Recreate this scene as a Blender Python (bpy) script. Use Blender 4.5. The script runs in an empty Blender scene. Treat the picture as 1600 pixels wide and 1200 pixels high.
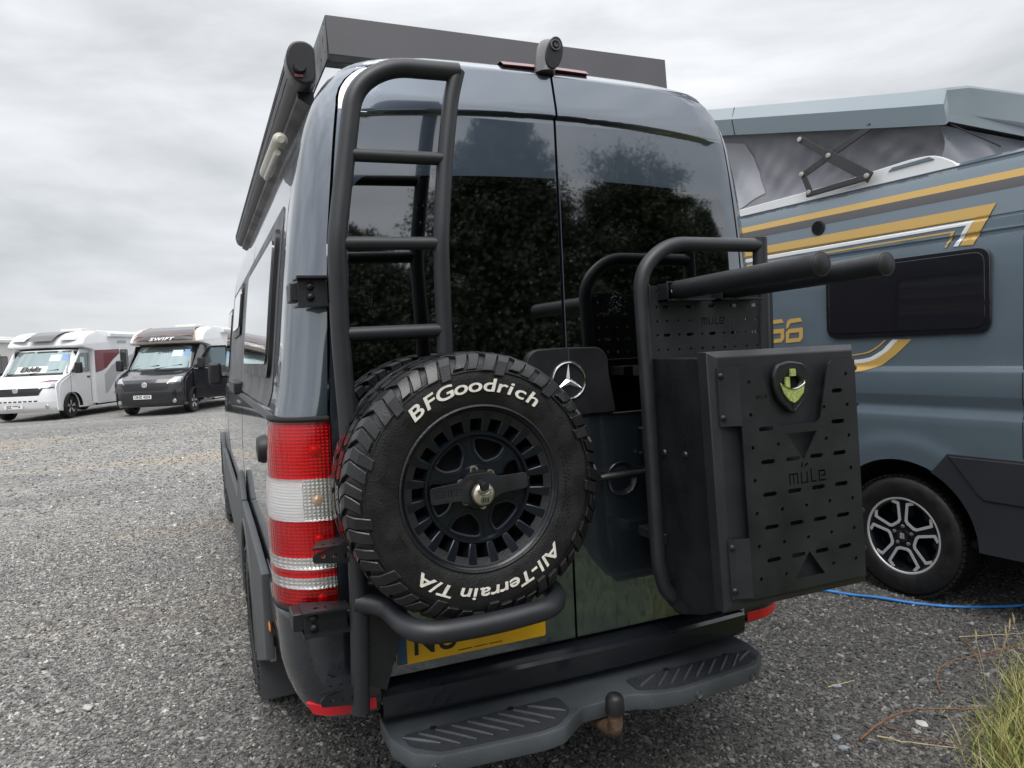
import bpy, bmesh, math, random
import numpy as np
from mathutils import Vector, Matrix

R = math.radians
PI = math.pi
random.seed(7)
rng = np.random.default_rng(7)
SC = bpy.context.scene
COL = SC.collection

# ------------------------------------------------------------------ camera
CAM_LOC = (-1.1561, -2.2594, 1.6653)
YAW, PITCH, ROLL = .3994, -.048, -.0447
cam_d = bpy.data.cameras.new('camera')
cam_d.sensor_width = 36
cam_d.lens = 1148.41 / 1600 * 36
cam_d.clip_start = .05
cam_d.clip_end = 2000
cam = bpy.data.objects.new('camera', cam_d)
COL.objects.link(cam)
fw = Vector((math.sin(YAW) * math.cos(PITCH), math.cos(YAW) * math.cos(PITCH), math.sin(PITCH)))
r0 = Vector((math.cos(YAW), -math.sin(YAW), 0))
u0 = r0.cross(fw)
rt = r0 * math.cos(ROLL) + u0 * math.sin(ROLL)
up = rt.cross(fw)
mw = Matrix((rt, up, -fw)).transposed().to_4x4()
mw.translation = CAM_LOC
cam.matrix_world = mw
SC.camera = cam

# ------------------------------------------------------------------ sky and light (overcast)
SUN_EL, SUN_AZ = R(58), R(200)        # high, behind the camera, diffused by cloud
w = bpy.data.worlds.new('World')
SC.world = w
w.use_nodes = True
nt = w.node_tree
nt.nodes.clear()
N = nt.nodes.new
out = N('ShaderNodeOutputWorld')
mixs = N('ShaderNodeMixShader')
bg1 = N('ShaderNodeBackground')
bg2 = N('ShaderNodeBackground')
sky = N('ShaderNodeTexSky')
sky.sky_type = 'NISHITA'
sky.sun_disc = False
sky.sun_elevation = SUN_EL
sky.sun_rotation = SUN_AZ
bg1.inputs['Strength'].default_value = .08
nt.links.new(sky.outputs[0], bg1.inputs['Color'])
tc = N('ShaderNodeTexCoord')
mp = N('ShaderNodeMapping')
mp.inputs['Scale'].default_value = (1.3, 1.3, 4.6)
mp.inputs['Rotation'].default_value = (0.12, .16, 0.4)
nt.links.new(tc.outputs['Generated'], mp.inputs['Vector'])
n1 = N('ShaderNodeTexNoise')
n1.inputs['Scale'].default_value = 1.9
n1.inputs['Detail'].default_value = 7
n1.inputs['Roughness'].default_value = .52
n1.inputs['Distortion'].default_value = .35
nt.links.new(mp.outputs[0], n1.inputs['Vector'])
cr = N('ShaderNodeValToRGB')
cr.color_ramp.elements[0].position = .33
cr.color_ramp.elements[0].color = (.45, .468, .488, 1)
cr.color_ramp.elements[1].position = .68
cr.color_ramp.elements[1].color = (.77, .775, .795, 1)
e = cr.color_ramp.elements.new(.5)
e.color = (.60, .615, .635, 1)
nt.links.new(n1.outputs['Fac'], cr.inputs[0])
sx = N('ShaderNodeSeparateXYZ')
nt.links.new(tc.outputs['Generated'], sx.inputs[0])
el = N('ShaderNodeValToRGB')           # CIE-overcast: brighter towards the zenith
el.color_ramp.elements[0].position = 0.0
el.color_ramp.elements[0].color = (1.0, 1.0, 1.0, 1)
el.color_ramp.elements[1].position = 1.0
el.color_ramp.elements[1].color = (2.9, 2.9, 2.9, 1)
e = el.color_ramp.elements.new(.1)
e.color = (.92, .93, .94, 1)
e = el.color_ramp.elements.new(.42)
e.color = (1.12, 1.12, 1.12, 1)
nt.links.new(sx.outputs['Z'], el.inputs[0])
mu = N('ShaderNodeMixRGB')
mu.blend_type = 'MULTIPLY'
mu.inputs[0].default_value = 1
nt.links.new(cr.outputs[0], mu.inputs[1])
nt.links.new(el.outputs[0], mu.inputs[2])
nt.links.new(mu.outputs[0], bg2.inputs['Color'])
bg2.inputs['Strength'].default_value = 1.0
mixs.inputs[0].default_value = .94
nt.links.new(bg1.outputs[0], mixs.inputs[1])
nt.links.new(bg2.outputs[0], mixs.inputs[2])
nt.links.new(mixs.outputs[0], out.inputs['Surface'])

sd = bpy.data.lights.new('sun', 'SUN')
sd.energy = 1.5
sd.angle = R(40)
sd.color = (1, .97, .93)
sun = bpy.data.objects.new('sun', sd)
COL.objects.link(sun)
sdir = Vector((math.sin(SUN_AZ) * math.cos(SUN_EL), math.cos(SUN_AZ) * math.cos(SUN_EL), math.sin(SUN_EL)))
sun.rotation_euler = sdir.to_track_quat('Z', 'Y').to_euler()
sun.location = (0, 0, 20)

vs = SC.view_settings
vs.view_transform = 'Standard'
vs.look = 'None'
vs.exposure = .38
vs.gamma = 1
vs.use_curve_mapping = False
try:
    SC.cycles.max_bounces = 8
    SC.cycles.transparent_max_bounces = 8
except Exception:
    pass

# ------------------------------------------------------------------ materials
def mat(name, col, rough=.5, metal=0., coat=0., bump=None, var=None, spec=.5, coat_rough=.03, rvar=None, trans=0., ior=1.5, wave=None, coat_ior=1.5):
    """bump=(scale,strength,detail)  var=(scale,amount)  rvar=(scale,amount)  wave=(axis,scale,strength)"""
    m = bpy.data.materials.new(name)
    m.use_nodes = True
    t = m.node_tree
    p = t.nodes['Principled BSDF']
    p.inputs['Base Color'].default_value = (*col, 1)
    p.inputs['Roughness'].default_value = rough
    p.inputs['Metallic'].default_value = metal
    p.inputs['Coat Weight'].default_value = coat
    p.inputs['Coat Roughness'].default_value = coat_rough
    p.inputs['Coat IOR'].default_value = coat_ior
    p.inputs['Specular IOR Level'].default_value = spec
    p.inputs['IOR'].default_value = ior
    p.inputs['Transmission Weight'].default_value = trans
    L = t.links.new
    co = t.nodes.new('ShaderNodeTexCoord')
    def noise(s, d=4):
        n = t.nodes.new('ShaderNodeTexNoise')
        n.inputs['Scale'].default_value = s
        n.inputs['Detail'].default_value = d
        L(co.outputs['Object'], n.inputs['Vector'])
        return n
    if var:
        n = noise(var[0], 5)
        h = t.nodes.new('ShaderNodeHueSaturation')
        h.inputs['Color'].default_value = (*col, 1)
        mr = t.nodes.new('ShaderNodeMapRange')
        mr.inputs['From Min'].default_value = .3
        mr.inputs['From Max'].default_value = .7
        mr.inputs['To Min'].default_value = 1 - var[1]
        mr.inputs['To Max'].default_value = 1 + var[1]
        L(n.outputs['Fac'], mr.inputs['Value'])
        L(mr.outputs[0], h.inputs['Value'])
        L(h.outputs[0], p.inputs['Base Color'])
    if rvar:
        n = noise(rvar[0], 6)
        mr = t.nodes.new('ShaderNodeMapRange')
        mr.inputs['From Min'].default_value = .35
        mr.inputs['From Max'].default_value = .7
        mr.inputs['To Min'].default_value = max(0, rough - rvar[1])
        mr.inputs['To Max'].default_value = min(1, rough + rvar[1])
        L(n.outputs['Fac'], mr.inputs['Value'])
        L(mr.outputs[0], p.inputs['Roughness'])
    if bump or wave:
        b = t.nodes.new('ShaderNodeBump')
        if bump:
            n = noise(bump[0], bump[2] if len(bump) > 2 else 3)
            b.inputs['Strength'].default_value = bump[1]
            b.inputs['Distance'].default_value = .01
            L(n.outputs['Fac'], b.inputs['Height'])
        else:
            wv = t.nodes.new('ShaderNodeTexWave')
            wv.bands_direction = wave[0]
            wv.inputs['Scale'].default_value = wave[1]
            b.inputs['Strength'].default_value = wave[2]
            b.inputs['Distance'].default_value = .01
            L(co.outputs['Object'], wv.inputs['Vector'])
            L(wv.outputs['Fac'], b.inputs['Height'])
        L(b.outputs[0], p.inputs['Normal'])
        if coat and not wave:
            pass
    return m

def droplet(m, scale=160, thr=.10, strength=.5):
    """fine rain beads: small relief bumps on paint or glass"""
    t = m.node_tree
    p = t.nodes['Principled BSDF']
    L = t.links.new
    co = t.nodes.new('ShaderNodeTexCoord')
    v = t.nodes.new('ShaderNodeTexVoronoi')
    v.inputs['Scale'].default_value = scale
    n = t.nodes.new('ShaderNodeTexNoise')
    n.inputs['Scale'].default_value = 7
    L(co.outputs['Object'], v.inputs['Vector'])
    L(co.outputs['Object'], n.inputs['Vector'])
    g = t.nodes.new('ShaderNodeMapRange')
    g.inputs['From Min'].default_value = .56
    g.inputs['From Max'].default_value = .72
    g.inputs['To Min'].default_value = 0
    g.inputs['To Max'].default_value = thr * 2.4
    L(n.outputs['Fac'], g.inputs['Value'])
    s = t.nodes.new('ShaderNodeMath')
    s.operation = 'SUBTRACT'
    s.use_clamp = True
    L(g.outputs[0], s.inputs[0])
    L(v.outputs['Distance'], s.inputs[1])
    b = t.nodes.new('ShaderNodeBump')
    b.inputs['Strength'].default_value = strength
    b.inputs['Distance'].default_value = .004
    L(s.outputs[0], b.inputs['Height'])
    L(b.outputs[0], p.inputs['Normal'])
    L(b.outputs[0], p.inputs['Coat Normal'])
    return m

M = {}
M['navy'] = droplet(mat('navy_metallic_paint', (.082, .105, .138), .34, .9, 1.0, coat_rough=.03, coat_ior=2.3), 150, .11, .35)
M['navy_dark'] = mat('navy_dark_paint', (.012, .014, .019), .34, .2, .5, coat_rough=.12, rvar=(5, .1))
M['navy_bumper'] = mat('navy_bumper_paint', (.030, .037, .050), .32, .8, 1.0, coat_rough=.03, coat_ior=1.6, rvar=(6, .08))
M['gap'] = mat('dark_rubber_seal', (.006, .006, .007), .8)
M['powder'] = mat('black_powder_coat', (.0125, .0135, .016), .40, .0, 0, bump=(700, .2), rvar=(10, .14), var=(9, .3))
M['powder_grey'] = mat('charcoal_powder_coat', (.020, .021, .025), .40, .0, 0, bump=(900, .1), rvar=(9, .07), var=(12, .12))
M['black'] = mat('black_plastic', (.010, .010, .012), .45, bump=(500, .08), rvar=(8, .1))
M['rack'] = mat('grey_rack_powder_coat', (.094, .092, .102), .55, bump=(500, .05), var=(4, .08))
M['glass'] = droplet(mat('privacy_glass', (.215, .22, .225), .028, 1.0, .25, coat_rough=.02), 170, .12, .4)
M['cabglass'] = mat('cab_glass', (.27, .33, .33), .03, .8, .6)
M['acrylic'] = mat('grey_acrylic_window', (.05, .052, .056), .06, .0, 1.0, bump=(6, .03), spec=.8)
M['rubber'] = mat('tyre_rubber', (.0085, .0085, .009), .5, bump=(160, .2), var=(9, .25), rvar=(20, .15))
M['tread'] = mat('tread_rubber', (.013, .013, .014), .26, bump=(160, .08), var=(7, .2), rvar=(12, .09))
M['rimblack'] = mat('satin_black_rim', (.009, .011, .017), .20, .3, .15, rvar=(20, .06))
M['letter'] = mat('white_tyre_letters', (.72, .69, .62), .6, var=(60, .15))
M['chrome'] = mat('chrome', (.75, .76, .78), .12, 1)
M['steel'] = mat('worn_steel', (.42, .41, .39), .4, 1, var=(60, .3))
M['alu'] = mat('machined_alloy', (.52, .52, .53), .34, .25, .3)
M['brass'] = mat('weathered_padlock_steel', (.62, .57, .45), .35, .9, var=(60, .2))
M['red'] = mat('red_lens', (.80, .012, .030), .06, 0, .5, wave=('Z', 60, .10), trans=.92, ior=1.35)
M['redh'] = mat('red_lens_bright', (.88, .012, .020), .06, 0, .5, wave=('X', 70, .14), trans=.92, ior=1.35)
M['clear'] = mat('clear_lens', (.97, .97, .97), .05, 0, .5, wave=('Z', 55, .12), trans=.95, ior=1.35)
M['clearh'] = mat('clear_lens_reflector', (.5, .46, .42), .18, .6, 1, wave=('X', 60, .4))
M['lampmirror'] = mat('lamp_reflector', (.80, .78, .76), .24, 1, wave=('X', 26, .16))
_t = M['lampmirror'].node_tree
_b = [n for n in _t.nodes if n.type == 'BUMP'][0]
_w1 = [n for n in _t.nodes if n.type == 'TEX_WAVE'][0]
_w2 = _t.nodes.new('ShaderNodeTexWave'); _w2.bands_direction = 'Z'; _w2.inputs['Scale'].default_value = 30
_c = [n for n in _t.nodes if n.type == 'TEX_COORD'][0]
_m = _t.nodes.new('ShaderNodeMath'); _m.operation = 'MULTIPLY'
_t.links.new(_c.outputs['Object'], _w2.inputs['Vector'])
_t.links.new(_w1.outputs['Fac'], _m.inputs[0]); _t.links.new(_w2.outputs['Fac'], _m.inputs[1]); _t.links.new(_m.outputs[0], _b.inputs['Height'])
M['lampwhite'] = mat('lamp_diffuser', (.90, .90, .90), .35, .1, wave=('Z', 90, .3))
M['bulb'] = mat('amber_bulb_glass', (.78, .50, .30), .15, .2, 1)
M['amber'] = mat('amber_bulb', (.60, .50, .42), .18, .4, 1, wave=('X', 80, .35))
M['orange'] = mat('orange_marker', (.75, .24, .02), .25)
M['reflector'] = mat('red_reflector', (.58, .008, .02), .22, 0, .5, bump=(700, .2))
M['brake'] = mat('dull_red_brake_light', (.20, .045, .05), .35, 0, .3)
M['plate_y'] = mat('yellow_plate', (.80, .44, .01), .38, var=(20, .05))
M['plate_w'] = mat('white_plate', (.78, .78, .76), .4)
M['ink'] = mat('black_print', (.012, .012, .012), .5)
M['blue_print'] = mat('blue_band_print', (.03, .09, .2), .5)
M['step'] = mat('grey_step_plastic', (.058, .066, .073), .42, bump=(240, .18), var=(7, .2), rvar=(6, .16))
M['tread_pad'] = mat('wet_step_tread', (.034, .037, .042), .3, bump=(300, .2), rvar=(9, .15))
M['rust'] = mat('rusty_tow_steel', (.12, .075, .05), .7, .3, var=(30, .4), bump=(90, .4))
M['clad'] = mat('grey_arch_plastic', (.06, .065, .07), .5, bump=(300, .12), var=(5, .12))
M['panel'] = mat('matt_grey_side_panel', (.055, .056, .06), .42, .2, rvar=(5, .08))
M['mint'] = mat('mint_sticker', (.35, .72, .45), .5)
M['beige'] = mat('beige_lamp_plastic', (.46, .44, .38), .4)
M['lime'] = mat('lime_green_fleck', (.36, .43, .13), .45, var=(120, .35))
M['slate'] = mat('bluegrey_paint', (.152, .200, .240), .36, .35, 1.0, coat_rough=.03, coat_ior=1.6, rvar=(3, .08))
M['slate_roof'] = mat('bluegrey_roof_shell', (.125, .165, .19), .34, .25, .7, bump=(3, .015))
M['gold'] = mat('gold_decal', (.62, .40, .12), .4, .1, .3)
M['greyd'] = mat('grey_decal', (.105, .10, .105), .45, .1, .2)
M['white'] = mat('white_gelcoat', (.80, .81, .82), .28, 0, .6, var=(2, .04))
M['canvas'] = mat('grey_canvas', (.30, .30, .33), .85, bump=(60, .12, 3), var=(2, .07))
M['mesh'] = mat('pale_window_fabric', (.46, .46, .50), .7, bump=(60, .12, 3))
M['scissor'] = mat('dark_hinge_steel', (.05, .05, .053), .5, .3)
M['vinyl'] = mat('dark_cladding_plastic', (.020, .022, .027), .55, bump=(260, .12), var=(4, .1))
M['dark'] = mat('dark_underside', (.008, .008, .008), .9)
M['burgundy'] = mat('burgundy_decal', (.19, .012, .03), .25, .2, .8)
M['pale'] = mat('pale_grey_decal', (.45, .45, .45), .35, 0, .5)
M['blackpaint'] = mat('black_gloss_paint', (.012, .012, .016), .2, .2, 1)
M['sunroof'] = mat('brown_tinted_rooflight', (.045, .035, .04), .08, .2, .8)
M['copper'] = mat('copper_trim', (.45, .27, .16), .35, .5)
M['cream'] = mat('cream_body', (.66, .65, .61), .35, 0, .4)
M['poster'] = mat('windscreen_poster', (.60, .75, .80), .5)
M['poster_b'] = mat('blue_poster', (.18, .32, .55), .5)
M['headlamp'] = mat('headlamp_glass', (.42, .44, .46), .08, .6, 1)
M['hose'] = mat('blue_cable', (.03, .19, .52), .45, var=(14, .3))
M['twig'] = mat('brown_twig', (.15, .075, .04), .75, var=(40, .3))
M['straw'] = mat('dry_straw', (.48, .38, .20), .7, var=(30, .25))
M['palestone'] = mat('pale_stone', (.42, .41, .39), .8, bump=(40, .4), var=(20, .15))
M['bluestone'] = mat('bluegrey_stone', (.20, .23, .26), .8, bump=(40, .4), var=(20, .15))
M['bark'] = mat('bark', (.07, .055, .04), .9, bump=(20, .8), var=(8, .3))

# ------------------------------------------------------------------ helpers
def link(name, me, m, parent=None, smooth=35, loc=None):
    me.name = name
    if m is not None:
        me.materials.clear()
        me.materials.append(M[m] if isinstance(m, str) else m)
    if smooth:
        me.polygons.foreach_set('use_smooth', [True] * len(me.polygons))
        try:
            me.set_sharp_from_angle(angle=R(smooth))
        except Exception:
            pass
    o = bpy.data.objects.new(name, me)
    COL.objects.link(o)
    if parent is not None:
        o.parent = parent
    if loc is not None:
        o.location = loc
    return o

def tag(o, label=None, cat=None, group=None, kind=None):
    if label: o['label'] = label
    if cat: o['category'] = cat
    if group: o['group'] = group
    if kind: o['kind'] = kind
    return o

def empty(name, loc=(0, 0, 0), rz=0., label=None, cat=None, group=None, parent=None):
    o = bpy.data.objects.new(name, None)
    o.empty_display_size = .2
    COL.objects.link(o)
    o.location = loc
    o.rotation_euler = (0, 0, rz)
    if parent is not None: o.parent = parent
    return tag(o, label, cat, group)

def copy_tree(o, parent=None):
    c = o.copy()
    COL.objects.link(c)
    c.parent = parent
    for ch in list(o.children):
        copy_tree(ch, c)
    return c

def fillet(pts, r, n=5, closed=False):
    P = [Vector(p) for p in pts]
    o = []
    k = len(P)
    for i in range(k):
        if not closed and i in (0, k - 1):
            o.append(P[i]); continue
        a, b, c = P[i - 1], P[i], P[(i + 1) % k]
        rr = r[i] if isinstance(r, (list, tuple)) else r
        da, dc = (a - b), (c - b)
        t = min(rr, da.length * .49, dc.length * .49)
        if t < 1e-5:
            o.append(b); continue
        s, e = b + da.normalized() * t, b + dc.normalized() * t
        for j in range(n + 1):
            q = j / n
            o.append((1 - q) ** 2 * s + 2 * q * (1 - q) * b + q * q * e)
    return o

class MB:
    def __init__(self):
        self.v, self.f = [], []
    def add(self, vs, fs):
        k = len(self.v)
        self.v += [tuple(p) for p in vs]
        self.f += [tuple(i + k for i in f) for f in fs]
        return self
    def box(self, x0, x1, y0, y1, z0, z1):
        return self.hexa([(x0, y0, z0), (x1, y0, z0), (x1, y1, z0), (x0, y1, z0), (x0, y0, z1), (x1, y0, z1), (x1, y1, z1), (x0, y1, z1)])
    def hexa(self, p):
        return self.add(p, [(0, 3, 2, 1), (4, 5, 6, 7), (0, 1, 5, 4), (1, 2, 6, 5), (2, 3, 7, 6), (3, 0, 4, 7)])
    def obox(self, c, ax, ay, az, hx, hy, hz):
        c, ax, ay, az = Vector(c), Vector(ax).normalized(), Vector(ay).normalized(), Vector(az).normalized()
        p = []
        for sz in (-1, 1):
            for sx, sy in ((-1, -1), (1, -1), (1, 1), (-1, 1)):
                p.append(c + ax * hx * sx + ay * hy * sy + az * hz * sz)
        return self.hexa(p)
    def tube(self, pts, r, seg=14, cap=True, closed=False):
        P = [Vector(p) for p in pts]
        k = len(P)
        rr = r if isinstance(r, (list, tuple)) else [r] * k
        T = []
        for i in range(k):
            a = P[i - 1] if (i or closed) else P[i]
            b = P[(i + 1) % k] if (i < k - 1 or closed) else P[i]
            T.append((b - a).normalized())
        ref = Vector((0, 0, 1)) if abs(T[0].z) < .9 else Vector((0, 1, 0))
        n = (ref - T[0] * ref.dot(T[0])).normalized()
        vs, fs = [], []
        for i in range(k):
            n = (n - T[i] * n.dot(T[i])).normalized()
            b = T[i].cross(n)
            for j in range(seg):
                a = 2 * PI * j / seg
                vs.append(P[i] + (n * math.cos(a) + b * math.sin(a)) * rr[i])
        m = k if closed else k - 1
        for i in range(m):
            for j in range(seg):
                i2 = (i + 1) % k
                fs.append((i * seg + j, i * seg + (j + 1) % seg, i2 * seg + (j + 1) % seg, i2 * seg + j))
        if cap and not closed:
            fs.append(tuple(range(seg))[::-1])
            fs.append(tuple((k - 1) * seg + j for j in range(seg)))
        return self.add(vs, fs)
    def lathe(self, prof, seg=48, c=(0, 0, 0), axis='y', a0=0., a1=2 * PI):
        """prof: (axial, radius); axis y, angle measured from +x towards +z"""
        vs, fs = [], []
        full = abs(a1 - a0 - 2 * PI) < 1e-6
        n = seg if full else seg + 1
        for i in range(n):
            a = a0 + (a1 - a0) * i / seg
            for (t, r) in prof:
                if axis == 'y': p = (r * math.cos(a), t, r * math.sin(a))
                elif axis == 'z': p = (r * math.cos(a), r * math.sin(a), t)
                else: p = (t, r * math.cos(a), r * math.sin(a))
                vs.append((p[0] + c[0], p[1] + c[1], p[2] + c[2]))
        k = len(prof)
        for i in range(seg):
            for j in range(k - 1):
                i2 = (i + 1) % n
                fs.append((i * k + j, i2 * k + j, i2 * k + j + 1, i * k + j + 1))
        return self.add(vs, fs)
    def grid(self, fn, us, vs_):
        nu, nv = len(us), len(vs_)
        P = [fn(u, v) for v in vs_ for u in us]
        F = [(j * nu + i, j * nu + i + 1, (j + 1) * nu + i + 1, (j + 1) * nu + i) for j in range(nv - 1) for i in range(nu - 1)]
        return self.add(P, F)
    def prism(self, poly, d):
        """poly: 3-D points in order, extruded by vector d"""
        n = len(poly)
        d = Vector(d)
        P = [Vector(p) for p in poly]
        vs = P + [p + d for p in P]
        fs = [tuple(range(n))[::-1], tuple(range(n, 2 * n))] + [(i, (i + 1) % n, n + (i + 1) % n, n + i) for i in range(n)]
        return self.add(vs, fs)
    def mesh(self, fix=True):
        me = bpy.data.meshes.new('m')
        me.from_pydata(self.v, [], self.f)
        bm = bmesh.new()
        bm.from_mesh(me)
        bmesh.ops.remove_doubles(bm, verts=bm.verts, dist=1e-5)
        if fix:
            bmesh.ops.recalc_face_normals(bm, faces=bm.faces)
        bm.to_mesh(me)
        bm.free()
        return me
    def obj(self, name, m, parent=None, smooth=35, bevel=0., seg=2, fix=True, loc=None):
        o = link(name, self.mesh(fix), m, parent, smooth, loc)
        if bevel:
            b = o.modifiers.new('bevel', 'BEVEL')
            b.width = bevel
            b.segments = seg
            b.limit_method = 'ANGLE'
            b.angle_limit = R(40)
        return o

def rrect(x0, x1, y0, y1, r, n=4):
    return [(p.x, p.y) for p in fillet([(x0, y0, 0), (x1, y0, 0), (x1, y1, 0), (x0, y1, 0)], r, n, True)]

def circ(cx, cy, r, n=16):
    return [(cx + r * math.cos(2 * PI * i / n), cy + r * math.sin(2 * PI * i / n)) for i in range(n)]

def slot(cx, cy, L, h, n=4):
    r = h / 2
    P = []
    for i in range(n + 1):
        a = -PI / 2 + PI * i / n
        P.append((cx + L / 2 - r + r * math.cos(a), cy + r * math.sin(a)))
    for i in range(n + 1):
        a = PI / 2 + PI * i / n
        P.append((cx - L / 2 + r + r * math.cos(a), cy + r * math.sin(a)))
    return P

def plate_mesh(outlines, th, mtx=None, bevel=0.):
    """flat sheet with holes: outlines in XY, thickness th about z=0"""
    c = bpy.data.curves.new('pl', 'CURVE')
    c.dimensions = '2D'
    c.fill_mode = 'BOTH'
    c.extrude = max(th / 2 - bevel, .0002)
    c.bevel_depth = bevel
    c.bevel_resolution = 1
    for ol in outlines:
        s = c.splines.new('POLY')
        s.points.add(len(ol) - 1)
        s.use_cyclic_u = True
        for i, p in enumerate(ol):
            s.points[i].co = (p[0], p[1], 0, 1)
    o = bpy.data.objects.new('pl', c)
    me = bpy.data.meshes.new_from_object(o)
    bpy.data.objects.remove(o)
    bpy.data.curves.remove(c)
    if mtx is not None:
        me.transform(mtx)
    return me

def text_mesh(txt, size, th, mtx=None, bold=0., shear=0., align='CENTER', space=1.):
    c = bpy.data.curves.new('tx', 'FONT')
    c.body = txt
    c.size = size
    c.extrude = th / 2
    c.offset = bold
    c.shear = shear
    c.align_x = align
    c.align_y = 'CENTER'
    c.space_character = space
    o = bpy.data.objects.new('tx', c)
    me = bpy.data.meshes.new_from_object(o)
    bpy.data.objects.remove(o)
    bpy.data.curves.remove(c)
    if mtx is not None:
        me.transform(mtx)
    return me

def frame(o, x, y, z):
    m = Matrix((Vector(x), Vector(y), Vector(z))).transposed().to_4x4()
    m.translation = Vector(o)
    return m

def REAR(o):       # sheet facing -y: plate x -> +x, plate y -> +z, normal -> -y
    return frame(o, (1, 0, 0), (0, 0, 1), (0, -1, 0))

def TOP(o):
    return frame(o, (1, 0, 0), (0, 1, 0), (0, 0, 1))

def join_meshes(ms):
    bm = bmesh.new()
    for m in ms:
        bm.from_mesh(m)
        bpy.data.meshes.remove(m)
    me = bpy.data.meshes.new('j')
    bm.to_mesh(me)
    bm.free()
    return me

def bolt(mb, c, n, r=.009, h=.006):
    c, n = Vector(c), Vector(n).normalized()
    mb.tube([c - n * .004, c + n * h * .5, c + n * h], [r, r, r * .6], 10)

def lin(a, b, n):
    return [a + (b - a) * i / (n - 1) for i in range(n)]

# ------------------------------------------------------------------ ground
def ground_z(x, y):
    t = min(max((y - 8) / 15., 0), 1)
    return .18 * t * t * (3 - 2 * t)

gm = bpy.data.materials.new('gravel_ground')
gm.use_nodes = True
t = gm.node_tree
p = t.nodes['Principled BSDF']
p.inputs['Roughness'].default_value = .85
p.inputs['Specular IOR Level'].default_value = .3
L = t.links.new
co = t.nodes.new('ShaderNodeTexCoord')
def vor(scale, feat='F1'):
    v = t.nodes.new('ShaderNodeTexVoronoi')
    v.feature = feat
    v.inputs['Scale'].default_value = scale
    L(co.outputs['Object'], v.inputs['Vector'])
    return v
def noi(scale, det=4, vec=None):
    n = t.nodes.new('ShaderNodeTexNoise')
    n.inputs['Scale'].default_value = scale
    n.inputs['Detail'].default_value = det
    L(vec if vec is not None else co.outputs['Object'], n.inputs['Vector'])
    return n
v1 = vor(55)
v2 = vor(23)
r1 = t.nodes.new('ShaderNodeValToRGB')
r1.color_ramp.elements[0].color = (.10, .10, .098, 1)
r1.color_ramp.elements[1].color = (.46, .45, .43, 1)
e = r1.color_ramp.elements.new(.55); e.color = (.225, .222, .216, 1)
e = r1.color_ramp.elements.new(.9); e.color = (.34, .335, .32, 1)
L(v1.outputs['Color'], r1.inputs[0])
# large damp / brown track variation
mpn = t.nodes.new('ShaderNodeMapping')
mpn.inputs['Scale'].default_value = (.12, .55, 1)
mpn.inputs['Rotation'].default_value = (0, 0, R(-8))
L(co.outputs['Object'], mpn.inputs[0])
nb = noi(.9, 5, mpn.outputs[0])
rb = t.nodes.new('ShaderNodeValToRGB')
rb.color_ramp.elements[0].position = .35; rb.color_ramp.elements[0].color = (.66, .66, .67, 1)
rb.color_ramp.elements[1].position = .66; rb.color_ramp.elements[1].color = (1.20, 1.05, .87, 1)
e = rb.color_ramp.elements.new(.52); e.color = (1.0, .985, .96, 1)
L(nb.outputs['Fac'], rb.inputs[0])
mx = t.nodes.new('ShaderNodeMixRGB'); mx.blend_type = 'MULTIPLY'; mx.inputs[0].default_value = 1
L(r1.outputs[0], mx.inputs[1]); L(rb.outputs[0], mx.inputs[2])
nf = noi(6, 6)
rf = t.nodes.new('ShaderNodeMapRange')
rf.inputs['From Min'].default_value = .3; rf.inputs['From Max'].default_value = .7
rf.inputs['To Min'].default_value = .75; rf.inputs['To Max'].default_value = 1.25
L(nf.outputs['Fac'], rf.inputs[0])
# damp, darker stone by verge and vans, with van and stone-gap shade painted in
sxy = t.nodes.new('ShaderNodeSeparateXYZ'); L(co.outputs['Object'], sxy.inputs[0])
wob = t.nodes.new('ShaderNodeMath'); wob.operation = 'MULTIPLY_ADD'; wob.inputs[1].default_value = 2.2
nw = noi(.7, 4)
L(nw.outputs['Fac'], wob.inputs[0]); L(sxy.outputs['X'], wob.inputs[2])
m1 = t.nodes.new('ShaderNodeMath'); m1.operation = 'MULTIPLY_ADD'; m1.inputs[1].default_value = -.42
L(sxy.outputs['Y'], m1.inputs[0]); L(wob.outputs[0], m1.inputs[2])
damp_shade = t.nodes.new('ShaderNodeMapRange'); damp_shade.interpolation_type = 'SMOOTHSTEP'
damp_shade.inputs['From Min'].default_value = -2.6; damp_shade.inputs['From Max'].default_value = 1.4
damp_shade.inputs['To Min'].default_value = 1.18; damp_shade.inputs['To Max'].default_value = .46
L(m1.outputs[0], damp_shade.inputs['Value'])
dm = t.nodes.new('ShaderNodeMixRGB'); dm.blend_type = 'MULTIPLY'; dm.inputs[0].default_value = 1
L(mx.outputs[0], dm.inputs[1]); L(damp_shade.outputs[0], dm.inputs[2])
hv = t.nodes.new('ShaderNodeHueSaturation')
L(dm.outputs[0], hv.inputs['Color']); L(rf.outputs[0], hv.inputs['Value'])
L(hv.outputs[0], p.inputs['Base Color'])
b1 = t.nodes.new('ShaderNodeBump'); b1.inputs['Strength'].default_value = .9; b1.inputs['Distance'].default_value = .012; b1.invert = True
L(v1.outputs['Distance'], b1.inputs['Height'])
b2 = t.nodes.new('ShaderNodeBump'); b2.inputs['Strength'].default_value = .6; b2.inputs['Distance'].default_value = .03; b2.invert = True
L(v2.outputs['Distance'], b2.inputs['Height']); L(b1.outputs[0], b2.inputs['Normal'])
L(b2.outputs[0], p.inputs['Normal'])
M['gravel'] = gm

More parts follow.
